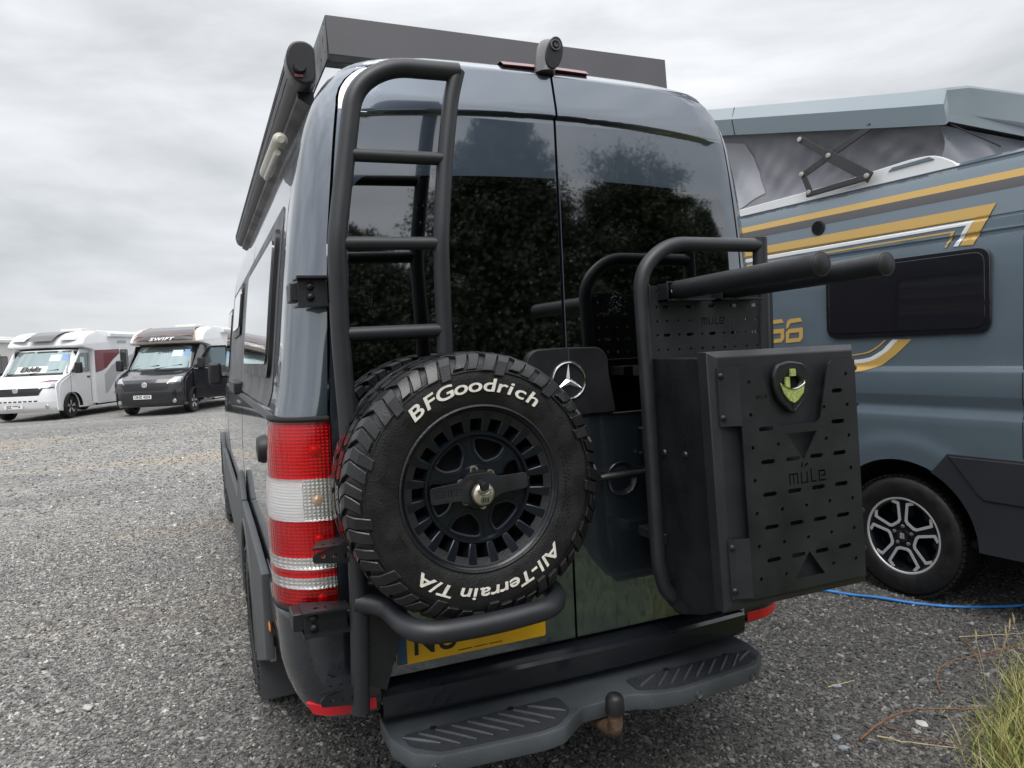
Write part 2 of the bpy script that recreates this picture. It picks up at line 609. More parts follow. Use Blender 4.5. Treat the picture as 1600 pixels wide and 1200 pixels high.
xs = sorted(set([-600, -300, -150, -80, -50, -30, -20] + lin(-14, 14, 57) + [20, 30, 50, 80, 150, 300, 600]))
ys = sorted(set([-600, -300, -100, -50, -25, -14] + lin(-8, 34, 85) + [40, 60, 100, 200, 400, 800]))
def gz(x, y):
    a = .012 * math.sin(x * 1.1 + y * .35) * math.sin(y * .9 - x * .3) if -10 < x < 10 and -4 < y < 30 else 0
    near_car = 1.0 if (y > 6 or x < -1.6) else .0
    return (x, y, ground_z(x, y) + a * near_car)
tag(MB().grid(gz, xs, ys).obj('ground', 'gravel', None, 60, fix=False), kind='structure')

# loose stones: real small stones scattered over the gravel, thinning out with distance
sm = mat('loose_stone', (.2, .2, .19), .85, bump=(60, .3))
t = sm.node_tree
oi = t.nodes.new('ShaderNodeObjectInfo')
rr = t.nodes.new('ShaderNodeValToRGB')
rr.color_ramp.elements[0].color = (.07, .07, .071, 1)
rr.color_ramp.elements[1].color = (.56, .545, .50, 1)
for pos, c in ((.35, (.128, .124, .118)), (.75, (.215, .207, .196)), (.93, (.33, .315, .29))):
    e = rr.color_ramp.elements.new(pos); e.color = (*c, 1)
t.links.new(oi.outputs['Random'], rr.inputs[0])
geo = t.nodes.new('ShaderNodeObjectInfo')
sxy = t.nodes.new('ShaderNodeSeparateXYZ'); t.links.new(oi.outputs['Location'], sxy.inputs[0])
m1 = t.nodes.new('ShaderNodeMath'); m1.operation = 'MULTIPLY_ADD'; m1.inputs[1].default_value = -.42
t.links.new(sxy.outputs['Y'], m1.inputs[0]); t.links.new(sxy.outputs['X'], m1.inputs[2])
damp_shade = t.nodes.new('ShaderNodeMapRange'); damp_shade.interpolation_type = 'SMOOTHSTEP'  # damp stone together with shade beside the vans, both put into stone colour
damp_shade.inputs['From Min'].default_value = -3.6; damp_shade.inputs['From Max'].default_value = .3
damp_shade.inputs['To Min'].default_value = 1.25; damp_shade.inputs['To Max'].default_value = .52
t.links.new(m1.outputs[0], damp_shade.inputs['Value'])
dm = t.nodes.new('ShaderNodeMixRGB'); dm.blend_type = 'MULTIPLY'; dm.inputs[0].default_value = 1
t.links.new(rr.outputs[0], dm.inputs[1]); t.links.new(damp_shade.outputs[0], dm.inputs[2])
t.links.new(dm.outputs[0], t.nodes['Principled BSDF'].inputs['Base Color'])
M['loose_stone'] = sm

def stones(name, x0, x1, y0, y1, dens, fall0, fall1, s0, s1, seed):
    ng = bpy.data.node_groups.new(name, 'GeometryNodeTree')
    ng.interface.new_socket('Geometry', in_out='INPUT', socket_type='NodeSocketGeometry')
    ng.interface.new_socket('Geometry', in_out='OUTPUT', socket_type='NodeSocketGeometry')
    n = ng.nodes.new
    gi, go = n('NodeGroupInput'), n('NodeGroupOutput')
    d = n('GeometryNodeDistributePointsOnFaces')
    d.inputs['Seed'].default_value = seed
    pos = n('GeometryNodeInputPosition')
    dist = n('ShaderNodeVectorMath'); dist.operation = 'DISTANCE'
    dist.inputs[1].default_value = CAM_LOC
    mr = n('ShaderNodeMapRange')
    mr.inputs['From Min'].default_value = fall0; mr.inputs['From Max'].default_value = fall1
    mr.inputs['To Min'].default_value = dens; mr.inputs['To Max'].default_value = dens * .06
    ng.links.new(pos.outputs[0], dist.inputs[0])
    ng.links.new(dist.outputs['Value'], mr.inputs['Value'])
    ng.links.new(gi.outputs[0], d.inputs['Mesh'])
    ng.links.new(mr.outputs[0], d.inputs['Density'])
    ico = n('GeometryNodeMeshIcoSphere')
    ico.inputs['Radius'].default_value = 1
    ico.inputs['Subdivisions'].default_value = 2
    nz = n('ShaderNodeTexNoise'); nz.inputs['Scale'].default_value = .9; nz.inputs['Detail'].default_value = 1
    sub = n('ShaderNodeVectorMath'); sub.operation = 'SUBTRACT'; sub.inputs[1].default_value = (.5, .5, .5)
    ng.links.new(nz.outputs['Color'], sub.inputs[0])
    sc = n('ShaderNodeVectorMath'); sc.operation = 'SCALE'; sc.inputs['Scale'].default_value = 2.2
    ng.links.new(sub.outputs[0], sc.inputs[0])
    sp = n('GeometryNodeSetPosition')
    ng.links.new(ico.outputs['Mesh'], sp.inputs['Geometry'])
    ng.links.new(sc.outputs[0], sp.inputs['Offset'])
    smt = n('GeometryNodeSetMaterial'); smt.inputs['Material'].default_value = sm
    ng.links.new(sp.outputs[0], smt.inputs['Geometry'])
    inst = n('GeometryNodeInstanceOnPoints')
    ng.links.new(d.outputs['Points'], inst.inputs['Points'])
    ng.links.new(smt.outputs[0], inst.inputs['Instance'])
    rv = n('FunctionNodeRandomValue'); rv.data_type = 'FLOAT_VECTOR'
    rv.inputs[0].default_value = (-.5, -.5, 0); rv.inputs[1].default_value = (.5, .5, 6.28)
    ng.links.new(rv.outputs[0], inst.inputs['Rotation'])
    r2 = n('FunctionNodeRandomValue'); r2.data_type = 'FLOAT_VECTOR'
    r2.inputs[0].default_value = (s0, s0 * .7, s0 * .4); r2.inputs[1].default_value = (s1, s1 * .75, s1 * .5)
    r2.inputs['Seed'].default_value = 5
    ng.links.new(r2.outputs[0], inst.inputs['Scale'])
    ng.links.new(inst.outputs[0], go.inputs[0])
    me = MB().grid(lambda x, y: (x, y, gz(x, y)[2] + .001), lin(x0, x1, 24), lin(y0, y1, 24)).mesh(False)
    o = link(name, me, None, None, 0)
    o.modifiers.new('scatter', 'NODES').node_group = ng
    return tag(o, kind='stuff')

stones('gravel', -5.5, 4.6, -.7, 9.5, 5600, 2.6, 10.5, .0045, .0115, 3)
stones('gravel', -4.5, 4.4, -.7, 7.0, 430, 2.6, 10, .010, .021, 11)
stones('gravel', -5.0, 4.4, -.7, 8.0, 9, 2.4, 12, .020, .034, 12)
stones('gravel', -10.5, .2, 7.5, 19.0, 130, 9, 24, .012, .026, 13)

def mule_cut(cx, cz, w_, h_, t_):
    """squared lower-case lettering cut through a plate: outlines of m, u, l, e centred on cx"""
    u = w_ / 4.2
    H, x = h_ * .8, cx - w_ / 2
    P = []
    a, b = .43 * u, .86 * u
    P.append([(0, 0), (t_, 0), (t_, H - t_), (a, H - t_), (a, 0), (a + t_, 0), (a + t_, H - t_), (b, H - t_), (b, 0), (b + t_, 0), (b + t_, H), (0, H)])
    P[-1] = [(x + p, cz + q) for p, q in P[-1]]
    x += 1.3 * u
    W_ = .8 * u
    P.append([(x + p, cz + q) for p, q in [(0, 0), (W_, 0), (W_, H), (W_ - t_, H), (W_ - t_, t_), (t_, t_), (t_, H), (0, H)]])
    x += 1.12 * u
    P.append([(x + p, cz + q) for p, q in [(0, 0), (.62 * u, 0), (.62 * u, t_), (t_, t_), (t_, h_), (0, h_)]])
    x += .9 * u
    m = H * .42
    P.append([(x + p, cz + q) for p, q in [(0, 0), (W_, 0), (W_, t_), (t_, t_), (t_, H - t_), (W_ - t_, H - t_), (W_ - t_, m + t_), (2 * t_, m + t_), (2 * t_, m), (W_, m), (W_, H), (0, H)]])
    return P

# ================================================================== dark campervan (rear face at y = 0, forward is +y)
van = empty('campervan', (0, 0, 0), 0, 'dark navy high-roof campervan seen from behind with a tubular ladder up its left door', 'campervan')

WZ = [.50, .56, .62, .72, .90, 1.2, 1.40, 1.50, 1.55, 1.7, 1.9, 2.1, 2.2, 2.3, 2.4, 2.48, 2.54, 2.58, 2.605, 2.62, 2.635, 2.645, 2.65]
WW = [.885, .905, .93, .952, .965, .968, .957, .947, .934, .915, .893, .868, .852, .833, .808, .778, .738, .69, .63, .57, .43, .25, .02]
YZ = [.5, 1.6, 2.2, 2.42, 2.585, 2.61, 2.63, 2.645, 2.65]
YY = [0, 0, .003, .006, .026, .055, .09, .145, .21]
RC, RY, BOW = .135, .14, .018

def wz(z): return float(np.interp(z, WZ, WW))
def yz(z): return float(np.interp(z, YZ, YY))

def ledge(x, z):
    """step under the roof bulge of the rear doors: the surface above stands out, fading to the sides"""
    fade = max(0., 1 - (abs(x) / .70) ** 4)
    zl = 2.437 - .028 * (x / .6) ** 2
    up_ = min(max((z - zl + .004) / .010, 0), 1)
    top = min(max((2.585 - z) / .12, 0), 1)
    return -.020 * fade * up_ * (.35 + .65 * top) 

def skin(u, z, off=0., sgn=1):
    """point on the shell; u runs from the centre of the rear face round the corner and along the side"""
    W = wz(z)
    rc = min(RC, W * .8)
    xa = W - rc
    yb = yz(z) + BOW * (min(abs(u), xa) / max(W, .05)) ** 2 * min(1, W / .6)
    Lr = rc * PI / 2
    if u <= xa:
        x, y = u, yb
        nx, ny = .12 * u, -1.
    elif u <= xa + Lr:
        a = (u - xa) / rc
        x, y = xa + rc * math.sin(a), yb + RY * (1 - math.cos(a))
        nx, ny = math.sin(a), -math.cos(a)
    else:
        x, y = W, yb + RY + (u - xa - Lr)
        nx, ny = 1., 0.
    y += ledge(x, z) if u <= xa else 0
    l = math.hypot(nx, ny)
    return (sgn * (x + nx / l * off), y + ny / l * off, z)

def u_end(z):
    W = wz(z)
    rc = min(RC, W * .8)
    return W - rc + rc * PI / 2

def xseam(z):
    if z >= 2.585: return 0.
    if z >= 2.562: return .60 * math.sqrt((2.585 - z) / .023)
    a = float(np.interp(z, [.6, 1.5, 1.6, 2.02, 2.32, 2.44], [.812, .806, .80, .778, .744, .728]))
    if z > 2.44:
        q = (z - 2.44) / .122
        return .60 + .128 * math.sqrt(max(0, 1 - q * q))
    return a

def zroof(y):
    return float(np.interp(y, [0, 4.7, 5.15, 5.45, 6.15, 6.4, 6.9, 7.0], [2.65, 2.65, 2.53, 2.30, 1.50, 1.32, 1.12, .6]))

AX_R, AX_F, WR = 1.60, 5.93, .39

def zlow(y):
    z = .56
    for a in (AX_R, AX_F):
        d = abs(y - a)
        if d < .47: z = max(z, WR + math.sqrt(.47 ** 2 - d * d))
    return z

ZL = [.56, .60, .66, .72, .80, .88, .96, 1.05, 1.14, 1.24, 1.34, 1.42, 1.46, 1.49, 1.52, 1.56, 1.63, 1.72, 1.82, 1.92, 2.02, 2.12, 2.2, 2.28, 2.34, 2.39, 2.43, 2.46, 2.49, 2.52, 2.545, 2.56, 2.57, 2.578, 2.585, 2.595, 2.605, 2.613, 2.62, 2.628, 2.635, 2.641, 2.646, 2.65]
YS = lin(.22, 1.1, 6) + lin(1.14, 2.06, 20) + lin(2.1, 4.7, 6)[0:] + [4.9, 5.1, 5.3, 5.45] + lin(5.5, 6.4, 16) + [6.5, 6.7, 6.9, 6.98]

for sgn in (-1, 1):
    mb = MB()
    def col_rear(k, z):
        u0_, u1_ = xseam(z) + .004 * (1 if z < 2.585 else 0), u_end(z)
        return u0_ + (u1_ - u0_) * k / 17
    rows = []
    for z in ZL:
        row = []
        a = col_rear(0, z)
        q = skin(a, z, 0, sgn)
        if z < 2.585:
            row.append((q[0], q[1] + .03, q[2]))
        else:
            row.append(q)
        for k in range(18):
            row.append(skin(col_rear(k, z), z, 0, sgn))
        for y in YS:
            zr = zroof(y)
            zz = z if zr >= 2.649 else .56 + (z - .56) * (zr - .56) / 2.09
            rise = .05 * min(max((y - .2) / .7, 0), 1) * min(max((zz - 2.25) / .4, 0), 1)
            zq = max(zz, zlow(y))
            narrow = 1 - .16 * min(max((y - 5.9) / 1.1, 0), 1) ** 2
            row.append((sgn * wz(z if zr < 2.6 else max(z, zq)) * narrow, y, zq + rise))
        rows.append(row)
    n = len(rows[0])
    vs_ = [p_ for r_ in rows for p_ in r_]
    fs_ = [(j * n + i, j * n + i + 1, (j + 1) * n + i + 1, (j + 1) * n + i) for j in range(len(rows) - 1) for i in range(n - 1)]
    if sgn < 0: fs_ = [f[::-1] for f in fs_]
    mb.add(vs_, fs_)
    mb.obj('body_side', 'navy', van, 50, fix=False)

# dark lining behind the doors and inside the arches
mb = MB()
mb.prism([(-.80, .10, .58), (.80, .10, .58), (.78, .10, 1.9), (.70, .10, 2.30), (.60, .10, 2.50), (-.60, .10, 2.50), (-.70, .10, 2.30), (-.78, .10, 1.9)], (0, .015, 0))
mb.box(-.86, .86, .3, 6.6, .50, .56)
mb.box(-.62, .62, 1.0, 6.5, .40, .95)
mb.obj('inner_lining', 'gap', van, 0)

# ---- rear doors
def door_patch(sgn, f0, f1, z0, z1, nu, nv, off, depth, name, m, parent, zs=None, smooth=45):
    mb = MB()
    zs = zs or lin(z0, z1, nv)
    g = [[skin(f0(z) + (f1(z) - f0(z)) * i / (nu - 1), z, off, sgn) for i in range(nu)] for z in zs]
    nv = len(zs)
    V = [q for r_ in g for q in r_]
    F = [(j * nu + i, j * nu + i + 1, (j + 1) * nu + i + 1, (j + 1) * nu + i) for j in range(nv - 1) for i in range(nu - 1)]
    ring = [i for i in range(nu)] + [j * nu + nu - 1 for j in range(1, nv)] + [(nv - 1) * nu + i for i in range(nu - 2, -1, -1)] + [j * nu for j in range(nv - 2, 0, -1)]
    k = len(V)
    V += [(V[i][0] * .999, V[i][1] + depth, V[i][2]) for i in ring]
    m_ = len(ring)
    F += [(ring[(i + 1) % m_], ring[i], k + i, k + (i + 1) % m_) for i in range(m_)]
    if sgn < 0: F = [f[::-1] for f in F]
    mb.add(V, F)
    return mb.obj(name, m, parent, smooth, fix=False)

ZD = [.645, .66, .70, .8, .9, 1.0, 1.1, 1.2, 1.3, 1.4, 1.5, 1.6, 1.7, 1.8, 1.9, 2.0, 2.1, 2.18, 2.24, 2.29, 2.33, 2.36, 2.385, 2.40] + lin(2.404, 2.45, 24) + [2.46, 2.475, 2.49, 2.505, 2.52, 2.535, 2.547, 2.555, 2.562, 2.568, 2.574, 2.579, 2.582]
def zglass_low(x):      # lower edge of the tinted rear glass
    return float(np.interp(abs(x), [0, .42, .60, .75], [1.425, 1.425, 1.50, 1.515]))
doors = {}
for sgn in (-1, 1):
    d = door_patch(sgn, lambda z: .0045, lambda z: max(xseam(z) - .005, .01), 0, 0, 26, 0, 0, .03, 'rear_door', 'navy', van, ZD)
    doors[sgn] = d
    d['label'] = 'left rear door behind the ladder and spare wheel' if sgn < 0 else 'right rear door with the round handle recess'
    # tinted glass, standing 3 mm proud
    def gl0(z): return .007
    def gl1(z):
        a = xseam(z) - .060
        zt, r_ = 2.222, .07
        if z > zt - r_: a -= r_ - math.sqrt(max(0, r_ ** 2 - (z - (zt - r_)) ** 2))
        return a
    mb = MB()
    nu, nv = 30, 30
    zb_ = lambda x: zglass_low(x)
    def gfn(u, v):
        ztop = 2.235 - .02 * (u) ** 2
        # use a nominal column position, then limit by the corner rounding
        x = .007 + u * (.70)
        z = zb_(x) + v * (ztop - zb_(x))
        xm = gl1(min(z, 2.2215))
        x = .007 + u * (xm - .007)
        return skin(x, z, .003, sgn)
    us_, vs2 = lin(0, 1, nu), [0, .01, .05] + lin(.1, .9, 18) + [.93, .95, .965, .98, .99, 1]
    V = [gfn(u, v) for v in vs2 for u in us_]
    nv = len(vs2)
    F = [(j * nu + i, j * nu + i + 1, (j + 1) * nu + i + 1, (j + 1) * nu + i) for j in range(nv - 1) for i in range(nu - 1)]
    ring = [i for i in range(nu)] + [j * nu + nu - 1 for j in range(1, nv)] + [(nv - 1) * nu + i for i in range(nu - 2, -1, -1)] + [j * nu for j in range(nv - 2, 0, -1)]
    k = len(V)
    V += [(V[i][0], V[i][1] + .008, V[i][2]) for i in ring]
    F += [(ring[(i + 1) % len(ring)], ring[i], k + i, k + (i + 1) % len(ring)) for i in range(len(ring))]
    if sgn < 0: F = [f[::-1] for f in F]
    MB().add(V, F).obj('window', 'glass', d, 40, fix=False)
    # trim line under the glass
    P = [skin(x, zglass_low(x) - .006, .002, sgn) for x in lin(.01, .745, 24)]
    MB().tube(P, .0045, 6).obj('window_trim', 'navy_dark', d, 60)

# plastic logo cover in the middle, one half on each door
for sgn in (-1, 1):
    ol = [(.004, 1.432), (.178, 1.432), (.155, 1.57)] + [(.155 - .05 * (1 - math.cos(a)) - .002, 1.605 + .05 * math.sin(a)) for a in lin(0.1, PI / 2, 6)] + [(.004, 1.657)]
    if sgn < 0:
        ol = [(-x, z) for x, z in ol][::-1]
    o = link('logo_cover', plate_mesh([ol], .022, REAR((0, -.010, 0)), .004), 'black', doors[sgn])
mb = MB()
mb.lathe([(-.019, .0), (-.019, .060), (-.023, .064), (-.021, .069)], 40, (.0, 0, 1.547))
mb.obj('emblem_disc', 'ink', doors[1])
mb = MB()
mb.tube([(.062 * math.cos(a), -.0235, 1.547 + .062 * math.sin(a)) for a in lin(0, 2 * PI, 41)[:-1]], .0045, 10, closed=True)
emb = mb.obj('emblem_ring', 'chrome', doors[1])
mb = MB()
for k in range(3):
    a = PI / 2 + k * 2 * PI / 3
    ca, sa = math.cos(a), math.sin(a)
    c0 = Vector((0, -.031, 1.547))
    tip = Vector((ca * .061, -.0235, 1.547 + sa * .061))
    bl = Vector((math.cos(a + PI / 3) * .0125, -.0225, 1.547 + math.sin(a + PI / 3) * .0125))
    br = Vector((math.cos(a - PI / 3) * .0125, -.0225, 1.547 + math.sin(a - PI / 3) * .0125))
    mb.add([c0, tip, bl, br], [(0, 1, 2), (0, 3, 1)])
mb.obj('emblem_star', 'chrome', doors[1], 0, fix=False)

# door handle: round recess and bar
mb = MB()
mb.lathe([(.012, .0), (.010, .03), (.002, .052), (-.004, .060), (.002, .062)], 32, (.205, -.004, 1.185))
mb.obj('handle_recess', 'navy_dark', doors[1])
mb = MB()
mb.tube([(.105, -.030, 1.202), (.125, -.034, 1.203), (.30, -.034, 1.203), (.33, -.020, 1.203)], [.010, .014, .014, .011], 12)
mb.box(.312, .33, -.03, .0, 1.19, 1.215)
mb.obj('handle', 'black', doors[1], 40)
mb = MB()   # second grab strap beside the carrier tube
mb.tube(fillet([(.285, -.006, 1.36), (.285, -.03, 1.36), (.285, -.03, 1.27), (.285, -.006, 1.27)], .012), .006, 8)
mb.obj('grab_loop', 'navy_dark', doors[1])
# sticker on the inside of the left glass
link('sticker', plate_mesh([rrect(-.008, .008, -.022, .022, .001)], .001, REAR((-.612, .018, 1.785))), 'mint', doors[-1])
# number plate on the left door
npl = link('number_plate', plate_mesh([rrect(-.26, .26, -.0555, .0555, .008)], .006, REAR((-.385, -.012, .738))), 'plate_y', van)
link('plate_band', plate_mesh([rrect(-.258, -.225, -.053, .053, .003)], .001, REAR((-.385, -.0158, .738))), 'blue_print', npl)
link('plate_text', text_mesh('NU', .098, .001, REAR((-.515, -.0157, .738)), .002, space=1.1), 'ink', npl)
mb = MB()
for k in range(26):
    if k % 9 == 8: continue
    x = -.44 + k * .006
    mb.box(x, x + .004, -.0158, -.0152, .693, .697)
mb.obj('plate_small_print', 'ink', npl, 0)

# ---- rear lights
RED, REDH, CLR, CLRH, AMB = 'red', 'redh', 'clear', 'clearh', 'amber'
bands = [(.905, .965, RED, REDH, 'red_lens'), (.966, .999, CLR, CLRH, 'reversing_lens'), (1.0, 1.024, RED, RED, 'red_lens'), (1.025, 1.061, CLR, CLRH, 'reversing_lens'),
         (1.062, 1.172, RED, REDH, 'red_lens'), (1.173, 1.300, CLR, AMB, 'indicator_lens'), (1.301, 1.475, RED, REDH, 'red_lens')]
for sgn in (-1, 1):
    t_ = None
    def us0(z): return xseam(z) + .002
    def us1(z): return u_end(z) + .05 - .03 * min(max((1.06 - z) / .2, 0), 1) + .012
    def um(z): return xseam(z) + .085
    def band(z0, z1, ua, ub, off, name, m, parent):
        zs = lin(z0, z1, 6)
        nu = 16
        g = []
        for z in zs:
            e_ = 0 if z0 + .001 < z < z1 - .001 else -.002
            g.append([skin(ua(z) + (ub(z) - ua(z)) * i / (nu - 1), z, off + e_, sgn) for i in range(nu)])
        V = [q for r_ in g for q in r_]
        F = [(j * nu + i, j * nu + i + 1, (j + 1) * nu + i + 1, (j + 1) * nu + i) for j in range(5) for i in range(nu - 1)]
        ring = list(range(nu)) + [j * nu + nu - 1 for j in range(1, 6)] + [5 * nu + i for i in range(nu - 2, -1, -1)] + [j * nu for j in range(4, 0, -1)]
        k = len(V)
        V += [(V[i][0] - sgn * .008, V[i][1] + .012, V[i][2]) for i in ring]
        F += [(ring[(i + 1) % len(ring)], ring[i], k + i, k + (i + 1) % len(ring)) for i in range(len(ring))]
        if sgn < 0: F = [f[::-1] for f in F]
        return MB().add(V, F).obj(name, m, parent, 40, fix=False)
    base = band(.895, 1.485, us0, us1, .002, 'tail_light', 'gap', van)
    band(.912, 1.462, lambda z: us0(z) + .004, us1, .006, 'lamp_reflector', 'lampmirror', base)
    band(1.176, 1.297, um, us1, .0085, 'lamp_diffuser', 'lampwhite', base)
    for z0, z1, ma, mbm, nm in bands:
        band(z0, z1, us0, us1, .021, nm, REDH if ma == RED else CLR, base)
    for zt_ in (1.479, .901):
        MB().tube([skin(us0(zt_) + (us1(zt_) - us0(zt_)) * i / 20, zt_, .014, sgn) for i in range(21)], .009, 8).obj('lens_seal', 'gap', base, 60)
    for zc, m_, r_ in ((1.385, 'bulb', .020), (1.235, 'bulb', .017), (1.115, 'bulb', .016), (.935, 'bulb', .014)):
        q = skin(xseam(zc) + .045, zc, .010, sgn)
        mbb = MB()
        mbb.lathe([(-r_ * .45, 0), (-r_ * .3, r_ * .7), (0, r_)], 14, q)
        mbb.obj('bulb', m_, base, 60)

# ---- bumper
bmp_l = None
mb = MB()
prof = [(.03, .632), (-.062, .621), (-.074, .612), (-.070, .548), (-.060, .535), (.05, .528)]
def bfn(u, v):
    y, z = prof[int(v)]
    return (u, y + .05 * (abs(u) / .95) ** 2, z)
mb.grid(bfn, lin(-.70, .70, 30), range(len(prof)))
bumper = mb.obj('rear_bumper', 'navy_dark', van, 18)
for sgn in (-1, 1):
    mb = MB()
    zs = [.552, .556, .57, .60, .66, .72, .80, .86, .885, .893]
    offs = [-.035, -.012, .006, .017, .022, .022, .020, .018, .014, .0]
    def cfn(k, j):
        z = zs[int(j)]
        ua, ub = .70, u_end(z) + .52
        u = ua + (ub - ua) * (k if k < .6 else k)
        top = .02 * max(0, (u - .85)) if z > .8 else 0
        q = skin(u, max(z, .555), offs[int(j)] + .030 * (1 if u < .86 else max(0, 1 - (u - .86) / .1)), sgn)
        return (q[0], q[1], z + (top if z > .8 else 0))
    mb.grid(cfn, [0, .04, .08, .12, .16, .2, .24, .28, .32, .36, .4, .45, .5, .6, .7, .8, .9, 1], range(len(zs)))
    c = mb.obj('bumper_corner', 'navy_bumper', van, 60)
    # reflector
    mb = MB()
    def rfn(k, j):
        z = [.575, .578, .613, .617][int(j)]
        u = .715 + k * (.185 if j > 1 else .165)
        o_ = .047 if j in (1, 2) else .035
        return skin(u, z, (o_ - .008) + .010 * (1 if u < .86 else max(0, 1 - (u - .86) / .1)), sgn)
    mb.grid(rfn, lin(0, 1, 12), range(4))
    mb.obj('reflector', 'reflector', c, 40)
    # orange side marker
    mb = MB()
    mb.lathe([(0, .0), (-.004, .6), (0, 1)], 18)
    o = mb.obj('side_marker', 'orange', c, 40)
    for v in o.data.vertices:
        a, b, c_ = v.co
        v.co = (sgn * (.985 - b * 1.2), .46 + a * .045, .72 + c_ * .018)

# ---- rear step
SO = [(-.688, .06), (-.688, -.10), (-.650, -.205), (-.575, -.252), (-.265, -.280), (-.195, -.270), (-.150, -.232), (-.090, -.188), (.100, -.188), (.165, -.222), (.27, -.240), (.60, -.212), (.685, -.14), (.705, -.05), (.705, .06)]
SO = [(p.x, p.y) for p in fillet([(a, b, 0) for a, b in SO], .014, 3, True)]
step = link('rear_step', plate_mesh([SO], .054, TOP((0, 0, .473)), .006), 'step', van, 40)
mb = MB()
for s in (-1, 1):
    pad = [(s * .655, -.165), (s * .578, -.236 if s < 0 else -.196), (s * .27, -.265 if s < 0 else -.224), (s * .205, -.256 if s < 0 else -.212), (s * .13, -.195 if s < 0 else -.182), (s * .13, -.095), (s * .655, -.095)]
    if s > 0: pad = pad[::-1]
    mb2 = plate_mesh([[(p.x, p.y) for p in fillet([(a, b, 0) for a, b in pad], .02, 3, True)]], .004, TOP((0, 0, .5016)))
    link('tread_pad', mb2, 'tread_pad', step)
    for k in range(9):
        mr_ = MB()
        x0 = s * (.15 + k * .052)
        ln = .095
        q0, q1 = Vector((x0, (-.225 if s < 0 else -.195) + (.03 if k in (0, 8) else 0), .505)), Vector((x0 + s * ln, -.112, .505))
        P_ = [q0 + (q1 - q0) * (i / 6) for i in range(7)]
        mr_.tube(P_, [.003] + [.0055] * 5 + [.003], 6)
        mr_.obj('tread_rib', 'step', step, 60)
    for x, y in ((.30, -.10), (.56, -.10)):
        MB().tube([(s * x, y, .50), (s * x, y, .507)], .011, 12).obj('step_plug', 'black', step, 30)
for x, y in ((-.60, -.246), (-.33, -.272), (-.185, -.236), (.185, -.222), (.33, -.243), (.58, -.219)):
    mb = MB()
    mb.lathe([(0.0, 0), (-.004, .005), (-.002, .007), (-.005, .012), (.004, .013)], 16, (x, y - .001, .468))
    mb.obj('step_bolt', 'steel' if abs(x) < .2 else 'step', step, 40)
# tow ball and neck
tb = MB().lathe([(.0, .031), (.012, .031), (.046, .029), (.057, .022), (.062, .0)], 24, (-.004, -.255, .492), 'z').obj('tow_ball_cap', 'black', van, 50)
mb = MB()
mb.tube(fillet([(-.004, -.255, .495), (-.004, -.255, .425), (-.004, -.12, .41), (-.004, .1, .41)], .05), [.024] * 14, 14)
mb.obj('tow_neck', 'rust', tb)
mb = MB()
mb.box(-.24, -.16, -.17, -.12, .385, .44)
so = mb.obj('towing_socket', 'black', van, 30, .012)
MB().lathe([(0, 0), (-.004, .012), (0, .016)], 16, (-.2, -.171, .413)).obj('socket_button', 'palestone', so, 40)
MB().box(-.5, .5, .02, .08, .38, .46).obj('tow_bar', 'rust', van, 0)

# ---- ladder
RL = [(-.385, -.12, 2.508), (-.60, -.12, 2.503), (-.705, -.12, 2.43), (-.748, -.13, 2.18), (-.782, -.145, 1.985), (-.782, -.125, 1.73), (-.774, -.12, 1.5), (-.768, -.12, 1.0), (-.782, -.115, .615)]
RLp = fillet(RL, [0, .13, .10, .05, .06, .08, .1, .1, 0], 7)
lad = MB().tube(RLp, .0275, 18).obj('ladder', 'powder_grey', van, 40)
RRp = fillet([(-.388, -.12, 2.512), (-.412, -.12, 2.43), (-.445, -.13, 2.23), (-.474, -.145, 1.99), (-.470, -.125, 1.74), (-.472, -.12, 1.5), (-.472, -.1, 1.2)], .06, 6)
MB().tube(RRp, .0245, 16).obj('ladder_rail', 'powder_grey', lad, 40)
for z, xa, xb, y in ((2.238, -.748, -.444, -.132), (1.985, -.78, -.474, -.142), (1.728, -.780, -.470, -.126), (1.46, -.774, -.472, -.12)):
    MB().tube([(xa, y, z), (xb, y, z + .004)], .0195, 14).obj('rung', 'powder_grey', lad, 40)
# upper pillar bracket, a channel clamped to the body seam
def channel(name, x0, x1, z0, z1, y, dep, holes, nb, flip=False):
    mb = MB()
    mb.box(x0, x1, y, y + .006, z0, z1)
    br = mb.obj(name, 'powder', lad, 30, .002)
    for z in (z0, z1):
        ol = [(x0 - .004, 0), (x1 + .004, 0), (x1 + .004, dep * .55), (x0 - .004, dep)]
        h = [circ(x0 + (x1 - x0) * q, dep * .32, .008 - .002 * i, 10) for i, q in enumerate(holes)]
        link('flange', plate_mesh([ol] + h, .007, TOP((0, y - .025, z))), 'powder', br, 30)
    for q in nb:
        mb2 = MB()
        mb2.lathe([(.0, .012), (-.006, .0115), (-.011, .007), (-.012, 0)], 14, (x0 + (x1 - x0) * q[0], y, z0 + (z1 - z0) * q[1]))
        mb2.obj('bolt', 'black', br, 50)
    return br
channel('pillar_bracket', -.885, -.80, 1.818, 1.898, -.055, .11, [], [(.42, .68), (.42, .30)])
MB().box(-.905, -.875, -.045, .05, 1.83, 1.885).obj('bracket_clamp', 'powder', lad, 30, .004)
channel('bumper_bracket', -.925, -.80, .862, .930, -.085, .11, [.3, .52, .74], [(.22, .70), (.22, .28)])
MB().box(-.955, -.92, -.075, .02, .872, .925).obj('bracket_clamp', 'powder', lad, 30, .004)
